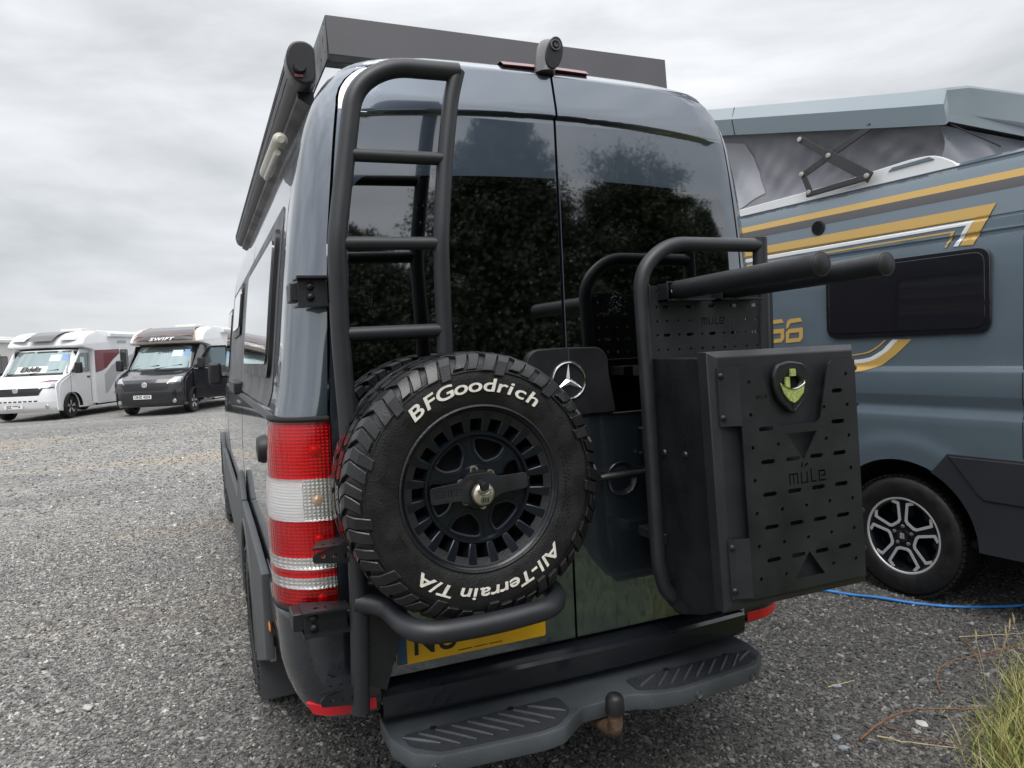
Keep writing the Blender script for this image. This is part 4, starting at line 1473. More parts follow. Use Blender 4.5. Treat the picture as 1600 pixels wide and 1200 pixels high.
# slotted plate with notch round the badge
ol = [(.292, 1.579), (.375, 1.581), (.418, 1.396), (.594, 1.396), (.642, 1.583), (.752, 1.585), (.752, .884), (.292, .884)]
rad = [.004, .02, .02, .02, .02, .004, .004, .004]
ol = [(p.x, p.y) for p in fillet([(a, b, 0) for a, b in ol], rad, 4, True)]
hs = []
for r_, z in enumerate((1.489, 1.392, 1.292, 1.193, 1.093, .992)):
    for c_, x in enumerate((.380, .477, .572, .668)):
        if r_ == 0 and c_ in (1, 2): continue
        if r_ == 1 and c_ in (1, 2): continue
        hs.append(slot(x if r_ else (.370 if c_ == 0 else .672), z, .054 if r_ else .044, .0135))
for x, z in ((.327, 1.535), (.327, 1.438), (.327, 1.339), (.327, 1.24), (.327, 1.14), (.327, 1.04), (.327, .94), (.424, 1.341), (.424, 1.142), (.424, 1.041), (.424, .941), (.520, 1.142), (.520, 1.042),
             (.616, 1.144), (.616, 1.044), (.616, .944), (.616, 1.342), (.614, 1.441), (.712, 1.442), (.712, 1.539), (.712, 1.344), (.712, 1.24), (.712, 1.142), (.712, 1.045), (.712, .945)):
    hs.append(circ(x, z, .0062, 10))
hs.append([(.459, 1.370), (.580, 1.370), (.520, 1.282)])
hs.append([(.459, .918), (.580, .918), (.520, .998)])
hs += mule_cut(.532, 1.211, .150, .044, .0052)
hs += [[(.505, 1.258), (.513, 1.262), (.517, 1.281), (.508, 1.272)], [(.523, 1.259), (.535, 1.268), (.533, 1.276), (.520, 1.266)]]
fp = bmat('slotted_plate', plate_mesh([ol] + hs, .005, REAR((0, -.533, 0))), 'powder', box, 30)
# folded side flanges bolted to the lid
for x0, x1, za, zb in ((.228, .292, 1.408, 1.582), (.228, .292, .888, 1.070)):
    mb = MB()
    mb.box(x0, x0 + .022, -.518, -.512, za, zb)
    mb.hexa([(x0 + .022, -.518, za), (x1, -.5355, za), (x1, -.5305, za), (x0 + .022, -.512, za), (x0 + .022, -.518, zb), (x1, -.5355, zb), (x1, -.5305, zb), (x0 + .022, -.512, zb)])
    cl = bmat('hinge_flange', mb.mesh(), 'powder_grey', box, 20)
    for z in (za + .026, zb - .024):
        m_ = MB().lathe([(0, .010), (-.005, .0085), (-.008, .004), (-.008, 0)], 14, (x0 + .012, -.518, z)).mesh()
        bmat('bolt', m_, 'black', cl, 50)
for za, zb_w in ((1.80, 1.85), (1.625, 1.70)):
    mw_ = MB()
    for i in range(9):
        zz0 = za + (zb_w - za) * i / 8
        mw_.tube([(.216, -.2005, zz0 - .004), (.217, -.203, zz0), (.216, -.2005, zz0 + .004)], .0042, 6)
    mw_.obj('weld_bead', 'powder_grey', bc, 60)
mb = MB()
mb.hexa([(.752, -.535, .884), (.776, -.510, .884), (.776, -.505, .884), (.752, -.531, .884), (.752, -.535, 1.585), (.776, -.510, 1.585), (.776, -.505, 1.585), (.752, -.531, 1.585)])
rf_ = bmat('edge_flange', mb.mesh(), 'powder', box, 20)
for z in (1.555, 1.44, 1.09, .965):
    bmat('bolt', MB().lathe([(0, .009), (-.005, .008), (-.008, 0)], 12, (.772, -.514, z)).mesh(), 'powder_grey', rf_, 50)
# shield badge with lime fleck handle
bo = [(.432, 1.548), (.448, 1.577), (.497, 1.585), (.546, 1.577), (.562, 1.548), (.560, 1.51), (.545, 1.475), (.497, 1.432), (.449, 1.475), (.434, 1.51)]
bo = [(p.x, p.y) for p in fillet([(a, b, 0) for a, b in bo], .012, 3, True)]
hole = [(.458 + .039 + .041 * math.cos(a), 1.527 + .026 * math.sin(a)) for a in lin(0, 2 * PI, 21)[:-1]]
bd = bmat('badge', plate_mesh([bo, hole], .020, REAR((0, -.520, 0)), .006), 'black', box, 45)
bmat('badge_recess', plate_mesh([circ(.497, 1.525, .048, 20)], .002, REAR((0, -.5105, 0))), 'dark', bd, 0)
cr_ = [(.452, 1.520)] + [(.497 + .045 * math.cos(a), 1.522 - .016 * math.sin(a)) for a in lin(PI, 0, 9)][1:-1] + [(.542, 1.522), (.535, 1.492), (.512, 1.470), (.497, 1.463), (.480, 1.470), (.462, 1.492)]
bmat('badge_crescent', plate_mesh([cr_], .006, REAR((0, -.5325, 0)), .001), 'lime', bd, 0)
ct = MB().tube([(.452 + .09 * i / 10, -.5365, 1.521 - .0165 * math.sin(PI * i / 10)) for i in range(11)], .0022, 6).mesh()
bmat('badge_edge', ct, 'chrome', bd, 60)
ct = MB().tube([(x, -.5285, z) for x, z in bo], .0026, 6, closed=True).mesh()
bmat('badge_rim', ct, 'powder_grey', bd, 60)
mb = MB().box(.489, .509, -.536, -.526, 1.544, 1.566)
bmat('badge_square', mb.mesh(), 'lime', bd, 0, .001)
mb = MB().box(.472, .490, -.530, -.522, 1.500, 1.542)
bmat('badge_stem', mb.mesh(), 'lime', bd, 0, .001)
mb = MB().box(.494, .500, -.532, -.529, 1.436, 1.460)
bmat('badge_keyway', mb.mesh(), 'dark', bd, 0)

# ================================================================== blue-grey camper van on the right (local x = 0 is its near side, +y its front)
rv = empty('pop_top_van', (2.80, .99, 0), R(6.6), 'blue-grey pop-top camper van with gold stripes and raised canvas roof parked alongside', 'camper van')
RZ = [.36, .40, .80, 1.0, 1.14, 1.155, 1.195, 1.212, 1.222, 1.272, 1.285, 1.405, 1.422, 1.448, 1.455, 1.6, 2.12, 2.165, 2.175, 2.19, 2.20, 2.26, 2.265, 2.275, 2.28, 2.45, 2.55, 2.572, 2.58, 2.592, 2.60, 2.625, 2.64]
RX = [.05, .03, .0, -.006, -.008, -.005, .012, .014, .012, -.004, -.006, -.002, 0.0, .012, .013, .014, .028, .030, .042, .042, .031, .034, .041, .041, .036, .050, .068, .074, .090, .090, .080, .13, .30]
def rx(z, s=0.):
    x = float(np.interp(z, RZ, RX))
    d = math.hypot(s - .0, z - .385)
    if z < 1.1: x -= .014 * min(max((.655 - d) / .05, 0), 1)
    return x
RW, RA = .385, .49
def rlow(s, c=0.):
    z = .40
    for a in (0., 3.8):
        d = abs(s - a)
        if d < RA: z = max(z, RW + math.sqrt(RA ** 2 - d * d))
    return z
def rroof(s): return float(np.interp(s, [-2, 3.2, 3.7, 4.3, 4.5, 4.95, 5.0], [2.64, 2.64, 2.45, 1.50, 1.32, 1.05, .5]))
ss = [-1.10] + lin(-1.05, 1.8, 50) + [2.2, 2.6, 3.0, 3.2] + lin(3.25, 4.4, 20) + [4.6, 4.8, 4.95]
zz_ = sorted(set([.40, .43, .47] + lin(.5, 1.1, 19) + RZ[4:] + lin(1.5, 2.5, 18)))
for side in (0, 1):
    V = []
    for z in zz_:
        for s in ss:
            zr = rroof(s)
            z2 = z if zr > 2.63 else .4 + (z - .4) * (zr - .4) / 2.24
            z2 = max(z2, rlow(s))
            x = rx(z if zr < 2.63 else z2, s)
            back = min(max((-.95 - s) / .15, 0), 1)
            x += .10 * back ** 2
            x += .18 * min(max((s - 3.9) / 1.05, 0), 1) ** 2
            if z > 2.63: x = 1.02
            V.append((x if side == 0 else 2.05 - x, s, z2))
    n = len(ss)
    F = [(j * n + i, (j + 1) * n + i, (j + 1) * n + i + 1, j * n + i + 1) for j in range(len(zz_) - 1) for i in range(n - 1)]
    if side: F = [f[::-1] for f in F]
    MB().add(V, F).obj('body_side', 'slate', rv, 30, fix=False)
MB().prism([(.16, -1.10, .42), (1.89, -1.10, .42), (1.93, -1.10, 1.3), (1.86, -1.10, 2.45), (1.75, -1.10, 2.60), (.30, -1.10, 2.60), (.19, -1.10, 2.45), (.12, -1.10, 1.3)], (0, .03, 0)).obj('rear_doors', 'slate', rv, 0, .02, 3)
mb = MB()
mb.box(.10, 1.95, -1.0, 4.8, .38, .42)
mb.box(.30, 1.75, -.8, 4.6, .25, 1.0)
mb.obj('underbody', 'dark', rv, 0)
spx = Matrix(((0, 0, 1, 0), (1, 0, 0, 0), (0, 1, 0, 0), (0, 0, 0, 1)))      # plate x -> y, plate y -> z

def rplate(name, outlines, m, parent=rv, off=-.003, th=.0015, sub=None, bev=0., smooth=30):
    me = plate_mesh(outlines, th, spx, bev)
    if sub:
        bm = bmesh.new(); bm.from_mesh(me)
        bmesh.ops.subdivide_edges(bm, edges=bm.edges, cuts=sub, use_grid_fill=True)
        bm.to_mesh(me); bm.free()
    for v in me.vertices:
        v.co.x += rx(v.co.z, v.co.y) + off
    return link(name, me, m, parent, smooth)

def strip(name, s0, s1, z0, z1, m, off=-.002):
    mb = MB()
    zs = sorted(set([z0, z1] + [z for z in RZ if z0 < z < z1]))
    mb.grid(lambda s, z: (rx(z, s) + off, s, z), lin(s0, s1, 30), zs)
    return mb.obj(name, m, rv, 40)
for s_ in (-.706, 1.55):
    MB().grid(lambda u, z: (rx(z, u) - .0012, u, z), [s_ - .0025, s_ + .0025], lin(.95, 2.55, 60)).obj('panel_seam', 'gap', rv, 0)
strip('gold_stripe', -.98, 4.0, 2.464, 2.506, 'gold')
strip('grey_stripe', -.98, 4.0, 2.412, 2.462, 'greyd')
def cgrid(name, lo, hi, m, off=-.003, n=24):
    """decal between two polylines in (s, z)"""
    def samp(pl, q):
        a = np.array(pl, float)
        d = np.r_[0, np.cumsum(np.hypot(*np.diff(a, axis=0).T))]
        t_ = q * d[-1]
        return np.interp(t_, d, a[:, 0]), np.interp(t_, d, a[:, 1])
    mb = MB()
    def fn(u, v):
        a, b = samp(lo, u), samp(hi, u)
        s, z = a[0] + (b[0] - a[0]) * v, a[1] + (b[1] - a[1]) * v
        return (rx(z, s) + off, float(s), float(z))
    mb.grid(fn, lin(0, 1, n), lin(0, 1, 26))
    return mb.obj(name, m, rv, 40)
cgrid('gold_stripe', [(2.4, 2.262), (-.45, 2.277)], [(2.4, 2.328), (-.566, 2.344)], 'gold')
cgrid('gold_stripe', [(-.45, 2.277), (-.375, 2.137)], [(-.566, 2.344), (-.448, 2.132)], 'gold', -.006, n=30)
cgrid('white_stripe', [(2.4, 2.226), (-.41, 2.247)], [(2.4, 2.254), (-.452, 2.272)], 'white')
cgrid('white_stripe', [(-.41, 2.247), (-.338, 2.137)], [(-.452, 2.272), (-.366, 2.135)], 'white', -.0066, n=30)
cgrid('gold_line', [(2.4, 2.196), (-.325, 2.217)], [(2.4, 2.208), (-.348, 2.227)], 'gold')
cgrid('gold_line', [(-.325, 2.217), (-.288, 2.137)], [(-.348, 2.227), (-.300, 2.137)], 'gold', -.006, n=30)
YO = [(-.088, 1.614), (.007, 1.527), (.115, 1.452), (.25, 1.417), (.30, 1.412), (.55, 1.405), (2.3, 1.405)]
YI = [(-.002, 1.616), (.078, 1.538), (.169, 1.488), (.247, 1.472), (.297, 1.470), (.55, 1.465), (2.3, 1.465)]
WI = [(.036, 1.617), (.108, 1.549), (.19, 1.507), (.248, 1.496), (.298, 1.492), (.55, 1.488), (2.3, 1.488)]
TO = [(.076, 1.615), (.126, 1.572), (.187, 1.539), (.248, 1.525), (.298, 1.520), (.55, 1.515), (2.3, 1.515)]
TI = [(.089, 1.616), (.136, 1.577), (.192, 1.547), (.249, 1.534), (.299, 1.529), (.55, 1.524), (2.3, 1.524)]
cgrid('gold_stripe', YO, YI, 'gold', n=50)
cgrid('white_stripe', YI, WI, 'white', -.0026, n=50)
cgrid('gold_line', TO, TI, 'gold', n=50)
# numerals
def six(s_left):
    sc_ = .146 / 203
    q = lambda P: [(s_left - (x - 255) * sc_, 1.617 + (345 - y) * sc_ * .98) for x, y in P]
    up_ = q([(258, 205), (262, 160), (274, 125), (300, 104), (425, 97), (452, 135), (318, 146), (300, 160), (290, 185)])
    lo = q([(255, 345), (255, 240), (290, 203), (457, 194), (455, 300), (425, 335)])
    ho = q([(290, 303), (297, 248), (415, 240), (413, 294)])
    rplate('numeral', [up_], 'gold', off=-.003, th=.001)
    rplate('numeral', [lo, ho], 'gold', off=-.003, th=.001)
six(.845)
six(1.005)
# window
fr = rplate('side_window', [rrect(-.546, .492, 1.640, 2.108, .075, 6)], 'blackpaint', off=-.012, th=.02, bev=.004)
for v in fr.data.vertices: v.co.x = (v.co.x - rx(v.co.z)) + .021 - .004
M['blackglass'] = droplet(mat('black_window_glass', (.010, .010, .014), .03, 0, .9, spec=.7), 150, .1, .3)
o = link('window_pane', plate_mesh([rrect(-.520, .466, 1.668, 2.084, .06, 6)], .006, Matrix.Translation((-.006, 0, 0)) @ spx, .002), 'blackglass', fr, 30)
# vent
mb = MB()
mb.lathe([(.0, .050), (-.008, .048), (-.008, .040), (0, .038)], 28, (.041, .576, 2.392), 'x')
vt = mb.obj('vent', 'black', rv, 40)
MB().lathe([(-.0008, 0), (-.0008, .040)], 28, (.041, .576, 2.392), 'x').obj('vent_back', 'dark', vt, 0)
for k in range(6):
    z = 2.392 - .028 + k * .0112
    h = math.sqrt(max(.0001, .039 ** 2 - (z - 2.392) ** 2))
    MB().box(.034, .040, .576 - h, .576 + h, z - .002, z + .002).obj('vent_slat', 'black', vt, 0)
# lower cladding
ar = [(RA * math.cos(a), RW + RA * math.sin(a)) for a in lin(R(117), R(178), 14)]
cl = rplate('lower_cladding', [[(-.315, .936), (-1.02, .936), (-1.02, .40), (-.49, .40)] + ar[::-1]], 'vinyl', off=-.012, th=.026, bev=.005)
for v in cl.data.vertices: v.co.x = -.030 if v.co.x < rx(v.co.z, v.co.y) - .012 else -.004
fc = [(-.335, .925), (-1.02, .925), (-1.02, .695), (-.52, .705), (-.49, .73)]
link('cladding_facet', plate_mesh([fc], .012, Matrix.Translation((-.033, 0, 0)) @ spx, .005), 'vinyl', cl, 30)
ar2 = [(RA * math.cos(a), RW + RA * math.sin(a)) for a in lin(R(2), R(40), 8)]
rplate('lower_cladding', [[(.49, .40), (3.25, .40), (3.25, .60), (.50, .62)] + ar2[::-1][:0]], 'vinyl', off=-.012, th=.026, bev=.005)
MB().lathe([(.0, RA), (.30, RA)], 40, (.0, 0, RW), 'x', a0=0, a1=PI).obj('wheel_arch', 'dark', rv, 60)
MB().grid(lambda a, r: (.30, r * math.cos(a), RW + r * math.sin(a)), lin(0, PI, 20), [.01, RA]).obj('wheel_arch_back', 'dark', rv, 0)
# wheels
def van_wheel(y, x, flip):
    h = empty('wheel', (x, y, RW), 0, parent=rv)
    h.rotation_euler = (0, 0, -PI / 2 if not flip else PI / 2)
    pr = [(.10, .215), (.108, .238), (.118, .25), (.127, .285), (.127, .320), (.118, .352), (.100, .374), (.07, .382), (0, .385)]
    MB().lathe([(-a, r) for a, r in pr] + [(a, r) for a, r in pr[::-1][1:]], 64).obj('tyre', 'rubber', h, 40)
    mb = MB()
    for i in range(64):
        a = 2 * PI * i / 64
        for s_ in (-1, 1):
            mb.obox((.379 * math.cos(a), s_ * .088, .379 * math.sin(a)), (-math.sin(a), 0, math.cos(a)), (math.cos(a), 0, math.sin(a)), (0, 1, 0), .014, .0075, .022)
    mb.obj('tyre_tread', 'tread', h, 0)['kind'] = 'stuff'
    for r_ in (.03, -.03, .0):
        pass
    rm = MB().lathe([(-.095, .230), (-.106, .236), (-.112, .243), (-.108, .232), (-.098, .226), (-.02, .21), (-.01, .0)], 56).obj('rim', 'rimblack', h, 40)
    lipm = MB().lathe([(-.1085, .228), (-.113, .232), (-.1135, .240), (-.110, .244)], 56).obj('rim_lip', 'alu', h, 40)
    holes, edges = [], []
    for k in range(5):
        a = 2 * PI * k / 5 + R(54)
        def tr(P): return [(r * math.cos(a) - t * math.sin(a), r * math.sin(a) + t * math.cos(a)) for r, t in P]
        A = [(.207, -.060), (.178, -.084), (.098, -.036), (.091, -.020), (.091, .020), (.098, .036), (.178, .084), (.207, .060), (.214, 0)]
        holes.append(tr(A))
        A2 = A[0:8]
        B2 = [(.214, -.077), (.181, -.103), (.085, -.046), (.075, -.026), (.075, .026), (.085, .046), (.181, .103), (.214, .077)]
        edges.append([tr(A2 + B2[::-1])])
    link('rim_face', plate_mesh([circ(0, 0, .229, 64)] + holes, .014, REAR((0, -.094, 0)), .002), 'rimblack', h, 30)
    for e_ in edges:
        link('spoke_edge', plate_mesh(e_, .005, REAR((0, -.1035, 0)), .001), 'alu', h, 30)
    for k in range(5):
        a = 2 * PI * k / 5 + R(90)
        MB().lathe([(.0, .013), (-.008, .012), (-.010, .008), (-.010, 0)], 6, (.058 * math.cos(a), -.1015, .058 * math.sin(a))).obj('wheel_nut', 'steel', h, 20)
    MB().lathe([(0, .040), (-.010, .038), (-.012, .030), (-.012, 0)], 32, (0, -.1005, 0)).obj('hub_cap', 'blackpaint', h, 40)
    mb = MB()
    for i in range(4):
        mb.box(-.016, -.004, -.1135, -.1125, .015 - i * .009 - .006, .015 - i * .009)
        mb.box(.002, .013, -.1135, -.1125, .015 - i * .009 - .006, .015 - i * .009)
    mb.box(-.005, -.002, -.1135, -.1125, -.02, .02)
    mb.obj('hub_emblem', 'alu', h, 0)
    return h
w0 = van_wheel(.01, .145, False)
for y, x, f in ((3.8, .145, False), (.01, 1.90, True), (3.8, 1.90, True)):
    c = copy_tree(w0, rv)
    c.location = (x, y, RW)
    if f: c.rotation_euler = (0, 0, PI / 2)

# roof opening, canvas, lifting roof
rim_o = [(2.9, 2.56), (2.9, 2.645), (1.4, 2.648), (.50, 2.668), (.15, 2.69), (-.06, 2.703), (-.20, 2.695), (-.32, 2.62), (-.34, 2.56)]
rim_o = [(p.x, p.y) for p in fillet([(a, b, 0) for a, b in rim_o], .06, 4, True)]
for xx in (.10, 1.95):
    link('roof_rim', plate_mesh([rim_o], .02, Matrix.Translation((xx, 0, 0)) @ spx, .006), 'white', rv, 40)
mb = MB().box(.09, 1.96, -.335, 3.0, 2.56, 2.625)
mb.obj('roof_deck', 'white', rv, 0, .02)
link('rim_inset', plate_mesh([[(-.17, 2.692), (.06, 2.684), (.09, 2.665), (-.2, 2.672)]], .006, Matrix.Translation((.086, 0, 0)) @ spx), 'slate_roof', rv, 0)
def zb(s): return 2.842 + (s + .29) * .236
# canvas walls with folds
def cf(s, v):
    z0, z1 = 2.62, zb(s) + .01
    z = z0 + (z1 - z0) * v
    wob = (.020 * math.sin(s * 8 + v * 5) + .011 * math.sin(s * 21 - v * 9 + math.sin(s * 3)) + .007 * abs(math.sin(s * 17 + v * 11)) + .004 * math.sin(s * 47 + v * 17)) * math.sin(v * PI) ** .6
    return (.15 - .02 * v + wob + .05 * math.sin(v * PI), s, z)
mb = MB().grid(cf, lin(-.22, 2.6, 200), lin(0, 1, 26))
cv = mb.obj('canvas', 'canvas', rv, 60)
mb = MB().grid(lambda s, v: (2.05 - cf(s, v)[0],) + cf(s, v)[1:], lin(-.22, 2.6, 60), lin(0, 1, 8))
mb.obj('canvas_far', 'canvas', cv, 60)
mb = MB().grid(lambda x, v: (x, -.22 + .02 * math.sin(x * 14 + v * 5) * math.sin(v * PI), 2.62 + (zb(-.22) + .01 - 2.62) * v), lin(.13, 1.92, 40), lin(0, 1, 8))
mb.obj('canvas_end', 'canvas', cv, 60)
mb = MB()
def mf(u, v):
    a = np.array([1.13 + .10 * v + .07 * v, 2.75 + .41 * v]); b = np.array([1.42 + .19 * v, 2.66 + .585 * v])
    s, z = a + (b - a) * u
    q = (z - 2.62) / (zb(s) + .01 - 2.62)
    return (cf(s, q)[0] - .006, float(s), float(z))
mb.grid(mf, lin(0, 1, 14), lin(0, 1, 14))
mb.obj('canvas_window', 'mesh', cv, 60)
# shell
SH = []
sec = [(.075, .02), (.048, .0), (.055, .12), (.16, .225), (.35, .255), (1.02, .275), (1.70, .255), (1.89, .225), (1.995, .12), (2.002, .0), (1.975, .02)]
stn = [-.285, -.27, -.20] + lin(0, 2.6, 14) + [2.9, 3.1]
V = []
for s in stn:
    for x, dz in sec:
        ends = .0
        k = 1.0
        if s < -.28: dz2, sx_ = (dz * .35 if dz > .05 else dz), .0
        else: dz2 = dz
        if s < -.28: s2 = s + .0
        if s > 2.95: dz2 = dz * .5
        bow = -.10 * (1 - ((x - 1.02) / 1.0) ** 2) * (1 if s < -.1 else 0)
        V.append((x, s + bow + (.06 if dz > .2 and s < -.25 else 0), zb(s) + dz2))
n = len(sec)
F = [(j * n + i, j * n + i + 1, (j + 1) * n + i + 1, (j + 1) * n + i) for j in range(len(stn) - 1) for i in range(n - 1)]
F.append(tuple(range(n)))
sh = MB().add(V, F).obj('lifting_roof', 'slate_roof', rv, 22)
MB().grid(lambda x, s: (x, s, zb(s) + .035), lin(.07, 1.98, 3), [-.27, 2.9]).obj('roof_lining', 'greyd', sh, 0)
MB().tube([(.046, 1.30, zb(1.30)), (.053, 1.33, zb(1.30) + .12), (.157, 1.40, zb(1.40) + .224)], .003, 6).obj('shell_seam', 'gap', sh, 0)
# scissor hinge
def arm(a, b, x, wdt, name='hinge_arm', m='scissor'):
    a, b = Vector((x, *a)), Vector((x, *b))
    d = (b - a)
    mb = MB()
    mb.obox((a + b) / 2, d, Vector((1, 0, 0)), d.cross(Vector((1, 0, 0))), d.length / 2 + wdt * .4, .005, wdt / 2)
    return mb.obj(name, m, hinge, 0, .003)
hinge = MB().hexa([(.030, .19, 2.635), (.052, .19, 2.635), (.052, .66, 2.615), (.030, .66, 2.615), (.030, .19, 2.672), (.052, .19, 2.672), (.052, .66, 2.65), (.030, .66, 2.65)]).obj('scissor_hinge', 'scissor', rv, 0, .003)
P1, P2, P3, P4, P5, P6 = (.70, 3.02), (.475, 2.855), (.69, 2.78), (.635, 2.645), (.20, 2.66), (.19, 2.965)
arm(P1, P2, .040, .046)
arm(P2, P5, .036, .072)
arm(P3, P6, .054, .044)
arm(P3, P4, .046, .040)
for q in (P1, P2, P3, P4, P5):
    MB().lathe([(0, .017), (-.008, .016), (-.010, .010), (-.010, 0)], 18, (.031, *q), 'x').obj('pivot', 'palestone', hinge, 40)
MB().tube([(.10, -.28, zb(-.2) - .005), (.12, -.55, 2.66)], .004, 6).obj('roof_strap', 'gap', rv, 0)

# ================================================================== motorhomes across the yard (local: front at y = 0 facing -y, x to the viewer's right)
FP = [(.16, .26), (.05, .36), (.0, .55), (.0, .70), (.02, .84), (.06, .97), (.12, 1.06), (.42, 1.20), (.80, 1.33), (1.16, 1.72), (1.46, 2.06)]
def fpt(x, v, off=0.):
    i = min(int(v), len(FP) - 2)
    q = v - i
    a, b = Vector((0, *FP[i])), Vector((0, *FP[i + 1]))
    p_ = a + (b - a) * q
    t_ = (b - a).normalized()
    nrm = Vector((0, -t_.z, t_.y))
    taper = 1 - .10 * max(0, (p_.z - 1.3) / .75)
    if p_.z < .97: cy = .20 * (abs(x) / 1.0) ** 2.6
    else: cy = .20 * (abs(x) / 1.0) ** 2.4
    bend = max(0, abs(x) - .86) / .16
    return (x * taper, p_.y + cy + .20 * bend ** 2 + nrm.y * off, p_.z + nrm.z * off)
def fgrid(x0, x1, v0, v1, off, name, m, parent, nx=12, nv=8, x0b=None, x1b=None):
    """patch on the cab front; the x limits may differ at the top (b)"""
    mb = MB()
    def fn(u, v):
        q = (v - v0) / (v1 - v0)
        a = x0 + ((x0b if x0b is not None else x0) - x0) * q
        b = x1 + ((x1b if x1b is not None else x1) - x1) * q
        return fpt(a + (b - a) * u, v, off)
    mb.grid(fn, lin(0, 1, nx), lin(v0, v1, nv))
    return mb.obj(name, m, parent, 40)
spm = Matrix(((0, 0, 1, 0), (1, 0, 0, 0), (0, 1, 0, 0), (0, 0, 0, 1)))
def xplate(name, outlines, x, th, m, parent, bev=0.):
    return link(name, plate_mesh(outlines, th, Matrix.Translation((x, 0, 0)) @ spm, bev), m, parent, 30)
def xy_(pl, r, n=3):
    return [(p.x, p.y) for p in fillet([(a, b, 0) for a, b in pl], r, n, True)]

def small_wheel(parent, x, y, sgn):
    h = empty('wheel', (x, y, .345), 0, parent=parent)
    h.rotation_euler = (0, 0, PI / 2 if sgn > 0 else -PI / 2)
    MB().lathe([(.10, .20), (.11, .28), (.10, .33), (.06, .345), (-.06, .345), (-.10, .33), (-.115, .28), (-.105, .215)], 36).obj('tyre', 'rubber', h, 40)
    r_ = MB().lathe([(-.10, .215), (-.108, .210), (-.07, .195), (-.06, .0)], 36).obj('rim', 'rimblack', h, 40)
    for k in range(5):
        a = 2 * PI * k / 5 + .3
        for d in (-.16, .16):
            mb = MB()
            c, e_ = Vector((.05 * math.cos(a), -.085, .05 * math.sin(a))), Vector((.20 * math.cos(a + d), -.10, .20 * math.sin(a + d)))
            mb.obox((c + e_) / 2, e_ - c, Vector((0, 1, 0)), (e_ - c).cross(Vector((0, 1, 0))), (e_ - c).length / 2, .008, .013)
            mb.obj('spoke', 'alu', h, 0)
    return h

